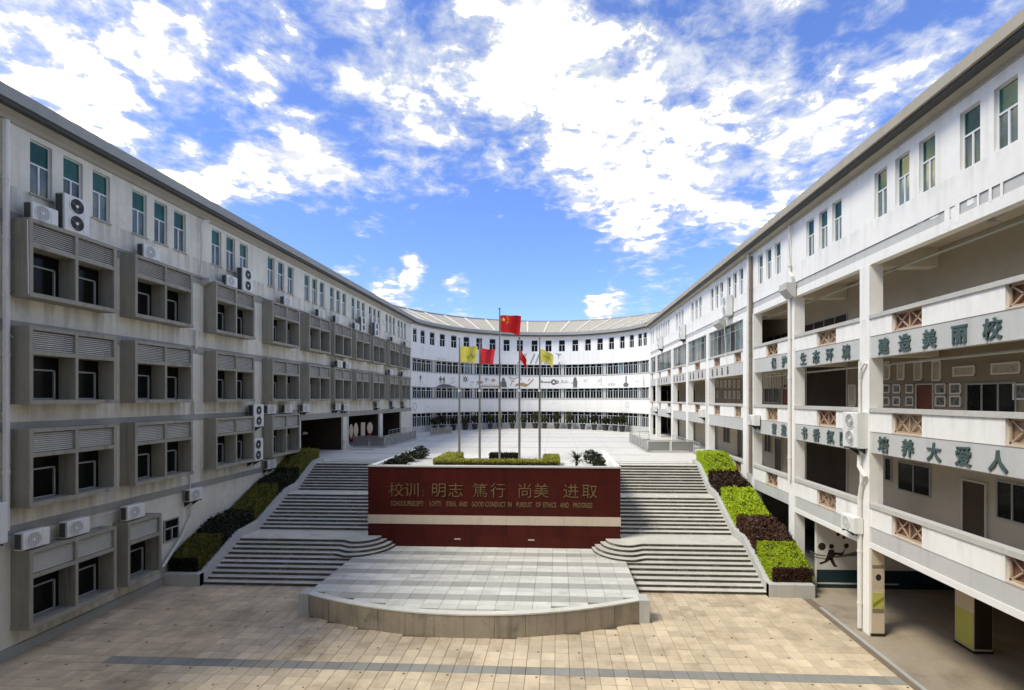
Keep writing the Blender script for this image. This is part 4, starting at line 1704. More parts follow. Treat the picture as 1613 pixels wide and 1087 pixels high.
# ================================================================== RIGHT WING
rg = thing('right_wing', 'white four-storey wing with open corridors and lettered beams, right of the court', 'building', (XR, 35, 0))
ZER = 16.95
XB = 13.6                        # wall behind the corridors


def fr_(s, z, d):
    return (XR + d, s, z)


CN = [YX(u, XR) for u in (1371, 1252.5, 1188, 1177, 1116.7, 1084, 1060, 1034.7, 1023.5)]
CN = [CN[0] - 7.6] + CN
CW = .58
LEV = [(3.34, 3.90, 4.60, 4.75), (6.55, 7.30, 8.0, 8.15), (9.93, 10.70, 11.33, 11.47)]
# upper wall with window openings
WRD = [10.2, 11.3, 12.4, 13.5, 15.1, 16.2, 17.3, 20.05, 21.1, 22.2, 25.5, 26.6, 27.7, 30.6, 31.7, 32.8, 34.3, 35.3, 36.4, 39.4, 40.5, 41.7, 45.0, 46.1, 47.2, 50.7, 51.8, 52.9, 54.0, 55.3, 56.6, 58.6, 59.8]
WRY = [(d - .05 + XR * SN) / CS for d in WRD]
WRW = .68
holes = [(y, y + WRW, 14.79, 16.41) for y in WRY if y > Y0R + .3]
mb = MB()
holes_wall(mb, fr_, Y0R, Y1, 13.93, ZER, holes, .15)
mb.quad((XR, Y0R, 0), (XR + 9, Y0R, 0), (XR + 9, Y0R, ZER), (XR, Y0R, ZER))
mb.quad((XR + 9, Y0R, 0), (XR + 9, Y1 + 9, 0), (XR + 9, Y1 + 9, ZER), (XR + 9, Y0R, ZER))
mb.build('wall', m_white, rg)
TWR = topwin_meshes(WRW, 1.62, 0, m_frame)
for y in WRY:
    if y > Y0R + .3:
        o = top_window(rg, (XR + .14, y + WRW, 14.79), TWR, math.pi)
mb = MB()
mb.box(XR + .03, XR + .3, Y0R, Y1, 13.61, 13.93)
mb.build('grey_strip', m_beam, rg)
mb = MB()
mb.box(XR, XR + .3, Y0R, Y1, 13.27, 13.608)
mb.build('top_beam', m_white, rg)
mb = MB()
mb.prism([(XR - .002, ZER - .22), (XR - .06, ZER - .2), (XR - .06, ZER - .1), (XR - .25, ZER - .02), (XR - .25, ZER + .01), (XR - .002, ZER + .01)][::-1], Y0R, Y1 - .1, axis='y')
mb.build('cornice', m_soffit, rg)
mb = MB()
mb.box(XR - .50, XR - .26, Y0R, Y1, ZER - .01, ZER + .09)
mb.build('gutter', m_gutter, rg)
mb = MB()
mb.box(XR - .60, XR - .24, Y0R, Y1, ZER + .094, ZER + .42)
mb.build('fascia', m_roof, rg)
mb = MB()
mb.prism([(XR - .58, ZER + .425), (XR + 4.5, ZER + 2.7), (XR + 9.6, ZER + .3), (XR + 9.0, ZER + .02), (XR - .20, ZER + .02), (XR - .22, ZER + .42)], Y0R, Y1, axis='y')
mb.build('roof', m_roof, rg)
# columns
for i, y in enumerate(CN):
    mb = MB()
    w = CW if i != 3 else .3
    mb.box(XR - .035, XR + .44, y, y + w, 0, 13.268)
    mb.build('column', m_white, rg)
    for (za, zb) in ((6.6, 7.16), (9.98, 10.56), (13.2, 13.85)):
        mb = MB()
        mb.box(XR + .441, XB - .002, y + .05, y + w - .05, za, zb)
        mb.build('cross_beam', m_ceil, rg)
# slabs, ceilings, inner walls
for li, (z0, z1, zp, zr) in enumerate(LEV):
    mb = MB()
    mb.box(XR + .32, XR + 9, Y0R + .02, Y1 - .1 if li else 34.0, z1 - .16, z1 - .02)
    mb.build('floor_slab', m_ceil, rg)
mb = MB()
mb.box(XR + .32, XR + 9, Y0R + .02, Y1 - .1, 13.86, 13.92)
mb.build('ceiling_slab', m_ceil, rg)
mb = MB()
for za, zb, mt in ((3.89, 7.2, m_inner), (7.202, 10.6, m_inner2), (10.602, 13.85, m_inner3)):
    mb = MB()
    mb.box(XB, XB + .2, Y0R + .02, Y1 - .1, za, zb)
    mb.build('inner_wall', mt, rg)
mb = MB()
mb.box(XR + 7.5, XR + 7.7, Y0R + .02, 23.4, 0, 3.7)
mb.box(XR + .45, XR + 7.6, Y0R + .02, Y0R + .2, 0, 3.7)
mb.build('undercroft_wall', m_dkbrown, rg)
# lattice positions in the parapets (between columns), by distance
LAT = [(12.7 - 1.5, 12.7), (15.6, 17.0), (20.4, 21.9), (25.8, 27.2), (30.9, 32.1), (34.9, 36.3), (39.8, 41.3), (45.5, 46.9), (50.0, 51.5), (54.8, 55.8), (59.2, 60)]
LATY = [((a + XR * SN) / CS, (b + XR * SN) / CS) for a, b in LAT]


def lattice(ya, yb, za, zb, dark):
    mb = MB()
    w = .035
    x0, x1 = XR + .10, XR + .15
    mb.box(x0, x1, ya, yb, za, za + w * 1.6)
    mb.box(x0, x1, ya, yb, zb - w * 1.6, zb)
    mb.box(x0, x1, ya, ya + w * 1.6, za, zb)
    mb.box(x0, x1, yb - w * 1.6, yb, za, zb)
    ym = (ya + yb) / 2
    mb.box(x0 + .004, x1 - .004, ym - w * .6, ym + w * .6, za, zb)
    for (p, q) in (((ya, za), (ym, zb)), ((ya, zb), (ym, za)), ((ym, za), (yb, zb)), ((ym, zb), (yb, za))):
        d = math.hypot(q[0] - p[0], q[1] - p[1])
        nx, nz = -(q[1] - p[1]) / d * w * .55, (q[0] - p[0]) / d * w * .55
        mb.prism([(p[0] + nx, p[1] + nz), (q[0] + nx, q[1] + nz), (q[0] - nx, q[1] - nz), (p[0] - nx, p[1] - nz)][::-1], x0 + .008, x1 - .008, axis='x')
    mb.box(x1 + .03, x1 + .05, ya, yb, za, zb, 1)
    o = mb.build('lattice_panel', [m_lattice, m_latback if dark else m_lattan], rg)
    return o


for li, (z0, z1, zp, zr) in enumerate(LEV):
    for i in range(len(CN) - 1):
        ya, yb = CN[i] + (CW if i != 3 else .3), CN[i + 1]
        if yb - ya < .9: continue
        if li == 0 and ya > 34: continue
        mb = MB()
        mb.box(XR + .02, XR + .30, ya, yb, z0, z1)
        mb.build('beam', m_beam, rg)
        if li == 0 and ya < 23:
            mb = MB()
            mb.box(XR - .01, XR + .32, ya, yb, z0 - .2, z0 - .002)
            mb.build('beam_lip', m_beamlip, rg)
        cuts = [(a, b) for a, b in LATY if a > ya + .02 and b < yb - .02]
        y = ya
        for a, b in cuts + [(yb, yb)]:
            if a - y > .02:
                mb = MB()
                mb.box(XR + .0, XR + .22, y, a, z1 + .002, zp - .002)
                mb.build('parapet', m_white, rg)
            if b > a:
                mb = MB()
                mb.box(XR + .0, XR + .22, a, b, z1 + .002, z1 + .05)
                mb.build('parapet_kerb', m_beige, rg)
                lattice(a, b, z1 + .05, zp - .004, (i + li) % 2 == 0)
            y = b
        mb = MB()
        mb.box(XR - .05, XR + .26, ya, yb, zp, zr)
        mb.build('rail', m_rail, rg)
# ribbed ceilings: service pipe and lamps
for (z, yy0, yy1) in ((13.15, 12, 34), (9.75, 12, 34), (6.4, 12, 34)):
    pipe(rg, [(XR + 1.0, yy0, z), (XR + 1.0, yy1, z)], .045, m_rail, 'conduit')
for z in (13.6, 10.3, 6.95):
    for yy in (15.2, 20.8, 26.5):
        mb = MB()
        mb.tube([(XR + 1.25, yy, z + .22), (XR + 1.25, yy, z)], .02, 6)
        mb.disc((XR + 1.25, yy, z), 'x', 0, .001, .001, 3)
        for q in range(3):
            a = q * 2.094 + .4
            d = Vector((math.cos(a), math.sin(a), 0))
            s_ = Vector((-d.y, d.x, 0)) * .06
            c = Vector((XR + 1.25, yy, z))
            mb.quad(c - s_, c + s_, c + d * .55 + s_, c + d * .55 - s_)
        mb.tube([(XR + 1.25, yy, z - .06), (XR + 1.25, yy, z + .06)], .09, 8)
        mb.build('ceiling_fan', m_rail, rg)


def inner_window(ya, yb, za, zb, n=3, name='window', glass=None):
    mb = MB()
    x = XB - .05
    t = .05
    mb.box(x, XB - .001, ya, yb, za, za + t)
    mb.box(x, XB - .001, ya, yb, zb - t, zb)
    for k in range(n + 1):
        yy = ya + (yb - ya) * k / n
        mb.box(x + .002, XB - .002, yy - t / 2, yy + t / 2, za, zb)
    o = mb.build(name, m_frame_d if name == 'window' else m_doord, rg)
    g2 = MB()
    g2.box(XB - .02, XB - .003, ya + .01, yb - .01, za + .01, zb - .01)
    g2.build('pane', glass or m_glass, o)


def inner_door(ya, yb, za, zb, m, name='door'):
    mb = MB()
    mb.box(XB - .04, XB - .001, ya, yb, za, zb)
    o = mb.build(name, m, rg)
    f2 = MB()
    f2.box(XB - .07, XB - .002, ya - .06, ya, za, zb + .06)
    f2.box(XB - .07, XB - .002, yb, yb + .06, za, zb + .06)
    f2.box(XB - .07, XB - .002, ya, yb, zb + .002, zb + .06)
    f2.build('frame', m_rail, o)


YB = lambda u: YX(u, XB)
# storey 2 (first corridor)
inner_window(YB(1466), YB(1416), 4.86, 6.0, 2)
inner_window(YB(1405), YB(1395), 5.1, 6.05, 1)
inner_door(YB(1554), YB(1519), 3.89, 5.75, m_doord)
inner_window(YB(1650), YB(1572), 4.8, 5.98, 3)
inner_door(YB(1335), YB(1272), 3.9, 6.9, m_black, 'stair_opening')  # flat dark panel, the stairwell's darkness is put into its colour
inner_door(YB(1232), YB(1222), 3.89, 6.0, m_doord)
inner_window(YB(1215), YB(1205), 5.0, 6.2, 2, glass=m_dkbrown)
inner_window(YB(1150), YB(1140), 4.9, 6.3, 2, glass=m_dkbrown)
inner_door(YB(1170), YB(1163), 4.15, 6.2, m_doord)
# storey 3
inner_window(YB(1602), YB(1524), 7.9, 8.98, 3)
inner_door(YB(1471), YB(1446), 7.29, 8.98, m_door)
inner_door(YB(1335), YB(1272), 7.3, 10.2, m_black, 'stair_opening')  # closed panel painted dark to stand for the unlit stairwell
inner_window(YB(1228), YB(1205), 8.2, 9.15, 3)
inner_door(YB(1243), YB(1234), 7.29, 9.3, m_door)
# storey 4
inner_window(YB(1335), YB(1268), 11.4, 12.5, 4, glass=m_dkbrown)
inner_window(YB(1245), YB(1207), 11.4, 12.4, 3, glass=m_dkbrown)
inner_window(YB(1500), YB(1405), 11.2, 11.9, 3, glass=m_dkbrown)
# dim doorways along the far plaza-level bays
for a, b in ((1130, 1118), (1096, 1088), (1071, 1064), (1052, 1040)):
    for z0, z1 in ((4.15, 6.1), (7.29, 9.4)):
        inner_door(YB(a), YB(b), z0, z1, m_doord if z0 < 5 else m_black)
# glazed-in gallery on the top corridor, far bays
for i in range(3, len(CN) - 1):
    ya, yb = CN[i] + (CW if i != 3 else .3), CN[i + 1]
    if yb - ya < .9: continue
    n = max(2, int(round((yb - ya) / .85)))
    for k in range(n):
        a, b = ya + (yb - ya) * k / n, ya + (yb - ya) * (k + 1) / n
        mb = MB()
        t = .04
        x0, x1 = XR + .10, XR + .15
        za, zb = 11.475, 13.268
        mb.box(x0, x1, a + .004, b - .004, za, za + t)
        mb.box(x0, x1, a + .004, b - .004, zb - t, zb)
        mb.box(x0, x1, a + .004, b - .004, 12.75, 12.75 + t)
        mb.box(x0 - .004, x1 + .004, a + .004, a + t, za, zb)
        mb.box(x0 - .004, x1 + .004, b - t, b - .004, za, zb)
        o = mb.build('gallery_window', m_frame_d, rg)
        g2 = MB()
        g2.box(XR + .12, XR + .13, a + .01, b - .01, za + .01, zb - .01)
        g2.build('pane', m_glass_b if (k + i) % 3 else m_glass, o)

# lettering on the beams (faces the court, reads from far to near)
TM = lambda ch: text_mesh(ch, .58, .02, .013, m_letter)


def beam_letters(us, text, zc, near_mat=None):
    for u, ch in zip(us, text):
        letter('beam_character', TM(ch), rg, (XR - .004, YX(u, XR), zc - .235), ROT_W, 1.0, 1.0)


beam_letters((1219, 1235.5), '保护', 10.32)
beam_letters((1265.5, 1285.5, 1307, 1333), '生态环境', 10.30)
beam_letters((1392, 1425, 1464, 1511, 1563), '建造美丽校', 10.30)
beam_letters((1219.5, 1234.5), '营造', 6.93)
beam_letters((1267, 1286, 1308, 1329), '书香氛围', 6.92)
beam_letters((1391.5, 1430, 1471, 1517.5, 1572), '培养大爱人', 6.91)
for us in ((1122, 1129, 1137, 1146), (1087, 1092, 1100, 1106), (1061.5, 1066.5, 1071, 1076), (1038, 1042, 1046, 1050)):
    for n_, u in enumerate(us):
        mb = MB()
        y = YX(u, XR)
        x = XR + .012
        for q in range(3):
            mb.box(x - .02, x + .006, y - .15, y + .15, 10.12 + q * .17 + (n_ % 2) * .02, 10.18 + q * .17 + (n_ % 2) * .02)
        mb.box(x - .024, x + .006, y - .03 + .04 * (n_ - 1.5), y + .03 + .04 * (n_ - 1.5), 10.05, 10.58)
        mb.box(x - .022, x + .006, y - .15, y - .10, 10.08, 10.36)
        mb.build('beam_character', m_brown, rg)
# white streaks of limewash run down over the grey strip
for u, w_, zz in ((1492, .20, 13.30), (1508, .16, 13.34), (1541, .07, 13.5), (1560, .09, 13.52), (1578, .08, 13.50), (1500, .30, 13.6), (1527, .22, 13.72), (1470, .35, 13.84), (1448, .3, 13.88)):
    mb = MB()
    y = YX(u, XR)
    n = 7
    low = [(y - w_ / 2 + w_ * k / n, zz + (.25 * abs(k / n - .45) + random.uniform(0, .16)) * (13.92 - zz)) for k in range(n + 1)]
    mb.prism(low + [(y + w_ / 2, 13.925), (y - w_ / 2, 13.925)], XR + (.022 if zz >= 13.6 else -.006), XR + (.04 if zz >= 13.6 else -.001), axis='x')
    mb.build('limewash_streak', m_arcw, rg)

# downpipes
y = CN[2] + .2
xq = XR - .13
y = CN[2] + .30
pipe(rg, [(xq, y, 16.7), (xq, y, 14.5), (xq - .02, y - .35, 14.2), (xq - .02, y - .35, 13.6), (xq, y, 13.25), (xq, y, 4.6)], .075)
y = CN[4] - .5
pipe(rg, [(xq, y, 16.8), (xq, y, 13.7), (xq, y, 4.2)], .08)
pipe(rg, [(xq + .02, y - .35, 16.6), (xq + .02, y - .35, 4.2)], .09, m_pipe_d)
y = CN[5] + .25
pipe(rg, [(xq, y, 9.9), (xq, y, 4.2)], .05)
y = CN[1] + .42
pipe(rg, [(xq, y, 9.85), (xq, y, 7.0)], .045)
pipe(rg, [(xq + .25, y - .3, 9.72), (xq, y - .28, 9.75), (xq - .02, y - .1, 9.55), (xq, y, 9.2)], .05)
pipe(rg, [(xq, y, 6.4), (xq - .05, y - .05, 6.0), (xq - .03, y - .38, 5.7), (xq, y - .1, 5.3), (xq, y, 4.8), (xq, y, .1)], .075)
y = CN[3] - .05
mb = MB()
mb.prism([(XR - .05, 13.9), (XR - .5, 13.9), (XR - .5, 13.6), (XR - .2, 13.25), (XR - .05, 13.2)], CN[2] - .2, CN[2] + .55, axis='y')
mb.build('rain_hopper', m_rail, rg)
mb = MB()
mb.prism([(XR - .05, 13.75), (XR - .45, 13.75), (XR - .45, 13.5), (XR - .05, 13.15)], YX(1140, XR) - .5, YX(1140, XR) + .9, axis='y')
mb.build('bracket_ledge', m_rail, rg)
wire(rg, (XR - .1, YX(1143, XR), 13.6), (XR - .1, YX(1147, XR), 10.6), .0, .02, m_cablew)

# mural wall in the undercroft
mw = thing('mural_wall', 'pale end wall with a black ball-player silhouette under the right wing', 'wall', (13, 23.42, 0))
mb = MB()
mb.box(XR + .46, XR + 8, 23.42, 23.6, 0, 3.72)
mb.build('wall_face', m_murwall, mw)
mb = MB()
mb.box(XR + .46, XR + 8, 23.38, 23.42, 0, .80)
mb.box(XR + .46, XR + 4, 23.375, 23.38, .17, .24, 1)
mb.build('skirting', [m_navy, m_murl], mw)


def mpix(u, v):
    D = (23.4 + 0) * CS
    for _ in range(4):
        X = (u - VPX) * CS * D / FPX
        D = 23.4 * CS - X * SN
    return X, HC + (HZ - v) * D / FPX


def mural(polys, mat, name='mural_figure'):
    mb = MB()
    for pl in polys:
        mb.poly([(x, 23.413, z) for x, z in (mpix(*p) for p in pl)])
    mb.build(name, mat, mw)


def circ(u, v, r, n=16):
    return [(u + r * math.cos(2 * math.pi * k / n), v - r * math.sin(2 * math.pi * k / n)) for k in range(n)]


mural([circ(1295, 861, 6)], m_black, 'mural_ball')
mural([circ(1310, 861, 4), [(1306, 866), (1314, 866), (1316, 876), (1309, 882), (1301, 880)], [(1313, 870), (1326, 871), (1329, 868), (1330, 871), (1327, 875), (1313, 874)],
       [(1301, 879), (1309, 881), (1302, 886), (1294, 889), (1290, 888), (1292, 886), (1299, 884)], [(1306, 879), (1312, 878), (1316, 889), (1320, 893), (1314, 893), (1311, 889)],
       [(1328, 870), (1331, 863), (1332, 864), (1329.5, 871)], circ(1333.5, 860, 4, 12)], m_black)
mural([circ(1320.5, 841.5, 3), circ(1329.5, 847, 2.4)], m_dkbrown, 'mural_ball')
mural([[(1276, 867), (1288, 873), (1301, 875), (1301, 876.4), (1287, 874.8), (1276, 869)], [(1276, 871), (1288, 877.5), (1301, 880), (1301, 881.4), (1287, 879), (1276, 873)],
       [(1315, 876.5), (1335, 872.5), (1357, 866.5), (1357, 876), (1335, 876.8), (1315, 879)]], m_mur, 'mural_swoosh')

# freestanding pillar and posters
pl_ = thing('pillar', 'square undercroft pillar with a yellow-green face and a red-brown poster', 'pillar', (14.1, 17.95, 0))
mb = MB()
mb.box(13.85, 14.45, 17.6, 18.4, .08, 3.72)
mb.build('shaft', m_posterb, pl_)
mb = MB()
mb.box(13.83, 14.47, 17.58, 18.42, 0, .08)
mb.build('base', m_black, pl_)
mb = MB()
mb.box(13.838, 13.849, 17.63, 18.37, .12, 1.3)
mb.build('painted_panel', m_postery, pl_)
mb = MB()
mb.box(13.87, 14.43, 17.588, 17.599, .15, 3.2)
mb.build('poster', m_doord, pl_)
mb = MB()
mb.box(13.93, 14.2, 17.578, 17.587, 2.3, 2.9)
mb.build('poster', m_navy, pl_)
pb = thing('notice_board', 'tall narrow poster panel with a portrait and a yellow print on the nearest right column', 'notice board', (XR + .22, CN[1], 0), None)
y = CN[1] - .03
mb = MB()
mb.box(XR + .02, XR + .47, y, y + .028, .1, 3.12)
mb.build('panel', m_posterb, pb)
mb = MB()
mb.box(XR + .01, XR + .48, y - .02, y + .028, -.004, .1)
mb.build('base_strip', m_black, pb)
for (za, zb, mt, nm) in ((2.42, 2.54, m_posterg, 'print_band'), (1.72, 2.36, m_beige, 'portrait_print'), (.98, 1.55, m_postery, 'yellow_print'), (.83, .975, m_posterg, 'print_band')):
    mb = MB()
    mb.box(XR + .05, XR + .45, y - .006, y - .001, za, zb)
    o = mb.build(nm, mt, pb)
    if nm == 'portrait_print':
        mb = MB()
        c = Vector((XR + .26, y - .009, 2.1))
        mb.poly([c + Vector((.10 * math.cos(a), 0, .12 * math.sin(a))) for a in [2 * math.pi * k / 14 for k in range(14)]])
        mb.build('head_shape', m_dkbrown, o)
    if nm == 'yellow_print':
        mb = MB()
        mb.poly([(XR + .06, y - .009, 1.0), (XR + .44, y - .009, 1.3), (XR + .44, y - .009, 1.42), (XR + .06, y - .009, 1.15)][::1])
        mb.build('diagonal_shape', m_hy, o)

# ------------------------------------------------------------------ framed pictures in the corridor
NFR = 0


def picture(u, v, w, h, label, printm, group='framed pictures on the corridor wall'):
    y = YX(u, XB)
    D = y * CS - XB * SN
    z = HC + (HZ - v) * D / FPX
    t = thing('picture_frame', label, 'picture', (XB, y, z - h / 2), group)
    mb = MB()
    x0, b = XB - .045, .055
    mb.box(x0, XB - .002, y - w / 2, y + w / 2, z - h / 2, z - h / 2 + b)
    mb.box(x0, XB - .002, y - w / 2, y + w / 2, z + h / 2 - b, z + h / 2)
    mb.box(x0 + .001, XB - .002, y - w / 2, y - w / 2 + b, z - h / 2, z + h / 2)
    mb.box(x0 + .001, XB - .002, y + w / 2 - b, y + w / 2, z - h / 2, z + h / 2)
    mb.build('frame', m_pframe, t)
    mb = MB()
    mb.box(XB - .02, XB - .004, y - w / 2 + b, y + w / 2 - b, z - h / 2 + b, z + h / 2 - b)
    mb.build('print', printm, t)


for r, v, rn in ((0, 612.5, 'upper'), (1, 632, 'lower')):
    for c, u in enumerate((1397, 1413.5, 1434)):
        picture(u, v, .44, .36, 'white-framed landscape print, %s row, %s of three left of the red corridor door' % (rn, ['farthest', 'middle', 'nearest'][c]), m_print1)
    for c, u in enumerate((1482.5, 1506)):
        picture(u, v, .50, .38, 'white-framed landscape print, %s row, %s of two right of the red corridor door' % (rn, ['farther', 'nearer'][c]), m_print1)
for c, u in enumerate((1398, 1420, 1447, 1476)):
    picture(u, 584, .42, .74, 'tall cream poster high on the corridor wall, %s of four above the landscape prints' % ORD[c], m_print2)
picture(1519, 584.5, .92, .34, 'wide shallow framed scroll high on the corridor wall, left of two', m_print2)
picture(1585, 580, 1.0, .36, 'wide shallow framed scroll high on the corridor wall, right of two', m_print2)
picture(1609, 617, .5, .48, 'white-framed print beside the dark corridor window at the right edge', m_print1)
for c, u in enumerate((1206, 1212.5, 1220, 1228, 1238)):
    picture(u, 600, .55, .95, 'tall cream poster in the upper corridor left of the stair opening, %s of five' % ORD[c], m_print2)
for r, v, h_ in ((0, 605, .62), (1, 622, .62)):
    for c, u in enumerate((1130.5, 1137, 1143.5, 1150, 1157, 1164)):
        if r == 1 and c in (1,): continue
        picture(u, v, .5, h_, 'framed sheet on the far corridor wall, %s row, %s from the left' % (['upper', 'lower'][r], ORD[c]), m_print2)
picture(1343, 623, .55, 1.0, 'single tall cream poster right of the stair opening', m_print2)

# ================================================================== AIR CONDITIONERS


def ac_kit(double):
    w, d, h = (.95, .36, 1.30) if double else (.86, .32, .58)
    k = []
    mb = MB()
    c = .025
    mb.prism([(0, c), (0, h - c), (c, h), (d - c, h), (d, h - c), (d, c), (d - c, 0), (c, 0)], -w / 2, w / 2, 0, axis='y')
    mb.box(d, d + .012, w / 2 - .24, w / 2 - .02, .04, h - .04)
    mb.box(.06, d - .05, -w / 2 - .004, -w / 2, .06, h - .06)
    k.append(('body', mb.mesh('body', m_ac)))
    mb = MB()
    for q in range(7):
        x = .05 + q * (d - .1) / 7
        mb.box(x, x + .018, -w / 2 - .035, -w / 2 - .005, .05, h - .05)
    mb.box(-.03, -.005, -w / 2 + .03, w / 2 - .03, .04, h - .04)
    k.append(('coil_fins', mb.mesh('coil_fins', m_fin)))
    for zc in ((h * .27, h * .74) if double else (h / 2,)):
        mb = MB()
        yc = -.02 if double else -.10
        r = .27 if double else .245
        if double:
            mb.disc((d + .002, yc, zc), 'x', r * .97, r * 1.08, .022, 22, 1)
            mb.disc((d + .002, yc, zc), 'x', 0, r * .97, .004, 22, 0)
            for rr in (.45, .62, .8):
                mb.disc((d + .010, yc, zc), 'x', r * rr - .006, r * rr, .008, 18, 2)
            for q in range(3):
                a = q * 2.09 + .5
                ca, sa = math.cos(a), math.sin(a)
                mb.quad((d + .008, yc + .05 * ca, zc + .05 * sa), (d + .008, yc + r * .85 * math.cos(a - .35), zc + r * .85 * math.sin(a - .35)), (d + .012, yc + r * .85 * math.cos(a + .35), zc + r * .85 * math.sin(a + .35)), (d + .012, yc + .06 * math.cos(a + .5), zc + .06 * math.sin(a + .5)), 2)
            mb.disc((d + .010, yc, zc), 'x', 0, .055, .015, 12, 1)
            mats = [m_acd, m_ac, m_fin]
        else:
            mb.disc((d + .002, yc, zc), 'x', r * .96, r * 1.04, .02, 22, 1)
            mb.disc((d + .002, yc, zc), 'x', 0, r * .96, .004, 22, 0)
            for q in range(9):
                yy = yc - r * .88 + q * r * 1.76 / 8
                hh = math.sqrt(max(0, r * r * .92 - (yy - yc) ** 2))
                mb.box(d + .006, d + .016, yy - .006, yy + .006, zc - hh, zc + hh, 1)
            mb.disc((d + .010, yc, zc), 'x', 0, .05, .014, 12, 1)
            mats = [m_acg, m_ac]
        k.append(('fan_grille', mb.mesh('fan_grille', mats)))
    mb = MB()
    for yy in (-w * .32, w * .32):
        mb.box(-.12, d + .04, yy - .02, yy + .02, -.045, -.002)
        mb.prism([(-.12, -.3), (-.12, -.05), (d * .7, -.05)], yy - .012, yy + .012, axis='y')
    mb.box(-.118, -.09, -w * .32, w * .32, -.043, -.004)
    k.append(('bracket', mb.mesh('bracket', m_acd)))
    mb = MB()
    mb.tube([(.1, w / 2 + .005, .12), (.1, w / 2 + .10, .10), (.0, w / 2 + .14, .0), (-.1, w / 2 + .12, -.2)], .022, 6)
    k.append(('pipe', mb.mesh('pipe', m_cablew)))
    return k


AC1, AC2 = ac_kit(False), ac_kit(True)
AC3 = ac_kit(True)
for nm, me in AC3:
    if nm == 'fan_grille':
        me.materials[0] = m_acg
        me.materials[2] = m_rail


def aircon(u, xback, z, double, label, left=True, dy=0.0, bracket=False):
    d = .36 if double else .32
    y = YX(u, xback + (d if left else -d)) + dy
    o = thing('air_conditioner', label, 'air conditioner', (xback, y, z), 'outdoor air-conditioning units on the %s wing' % ('left' if left else 'right'), 0 if left else math.pi)
    for nm, me in ((AC2 if left else AC3) if double else AC1):
        if nm == 'bracket' and not bracket: continue
        if nm == 'pipe' and u > 560: continue
        sub(nm, me, o)
    return o


XT = XL + .28
nth = lambda i: ORD[i]
for (u, dbl, lab) in (
        (72, 0, 'single-fan white air conditioner above the nearest top window box, beside a twin-fan unit'),
        (122, 1, 'twin-fan white air conditioner with black fans above the nearest top window box'),
        (240, 0, 'single-fan white air conditioner on the second top window box'),
        (366, 0, 'single-fan air conditioner on the third top window box, left of a twin-fan unit'),
        (391, 1, 'twin-fan air conditioner on the third top window box'),
        (454, 0, 'single-fan air conditioner on the fourth top window box'),
        (507, 0, 'small single-fan air conditioner on the fifth top window box'),
        (533, 0, 'small single-fan air conditioner on the sixth top window box'),
        (563, 0, 'small single-fan air conditioner on the seventh top window box'),
        (573, 1, 'twin-fan air conditioner on the seventh top window box'),
        (594, 1, 'twin-fan air conditioner on the eighth top window box'),
        (621, 0, 'small single-fan air conditioner on the ninth top window box'),
        (641, 0, 'small single-fan air conditioner on the tenth top window box, next to the curved block')):
    aircon(u, XT, 14.43, dbl, lab)
for (u, lab) in ((536, 'left of two air conditioners between the upper rows of the sixth window boxes'), (549, 'right of two air conditioners between the upper rows of the sixth window boxes'),
                 (617, 'air conditioner on top of the ninth second-row window box'), (637, 'air conditioner on top of the tenth second-row window box')):
    aircon(u, XT, 10.93, 0, lab)
aircon(58, XT, 3.53, 0, 'large single-fan air conditioner on the lowest window box, nearer of two')
aircon(124, XT, 3.53, 0, 'large single-fan air conditioner on the lowest window box, farther of two')
aircon(215, XT, 3.53, 0, 'single-fan air conditioner on the half-width lowest window box')
XW = XL + .10
aircon(310, XW, 3.53, 0, 'single-fan air conditioner alone on the wall above the left hedge', bracket=True)
aircon(408, XW + .1, 6.82, 1, 'upper of two twin-fan air conditioners left of the fourth window box', bracket=True)
aircon(407, XW + .1, 4.84, 1, 'lower of two twin-fan air conditioners left of the fourth window box', bracket=True)
aircon(429, XW, 4.16, 0, 'single-fan air conditioner low on the wall behind the dark hedge', bracket=True)
for i, u in enumerate((429, 455, 483, 533, 546, 597, 621, 638)):
    aircon(u, XW, 7.52 if u != 546 else 7.42, 0, 'single-fan air conditioner under the second-row window boxes, %s of eight from the left' % ORD[i], bracket=True)
aircon(-14, XW, 3.9, 1, 'twin-fan air conditioner cut by the left edge of the picture', bracket=True)
# right wing
XE = XR - .06
aircon(1141, XE, 13.76, 1, 'twin-fan air conditioner on a ledge below the top windows of the right wing', False)
aircon(1071, XE, 13.62, 1, 'twin-fan air conditioner high on the far part of the right wing', False, bracket=True)
aircon(1037, XE, 13.7, 1, 'twin-fan air conditioner farthest away under the right eaves', False, bracket=True)
aircon(1339, XE + .02, 6.68, 1, 'large twin-fan air conditioner beside the nearest right column', False, bracket=True)
aircon(1183, XE, 6.98, 0, 'single-fan air conditioner at the expansion joint of the right wing', False, bracket=True)
aircon(1103, XE, 7.05, 0, 'single-fan air conditioner on the far right gallery beam, nearest of three', False, bracket=True)
aircon(1050, XE, 7.05, 0, 'single-fan air conditioner on the far right gallery beam, middle of three', False, bracket=True)
aircon(1029.5, XE, 7.0, 0, 'single-fan air conditioner on the far right gallery beam, farthest of three', False, bracket=True)
aircon(1335, XE, 3.55, 0, 'single-fan air conditioner on the lowest right beam above the mural wall', False, bracket=True)

# ================================================================== RAILINGS ON THE PLAZA


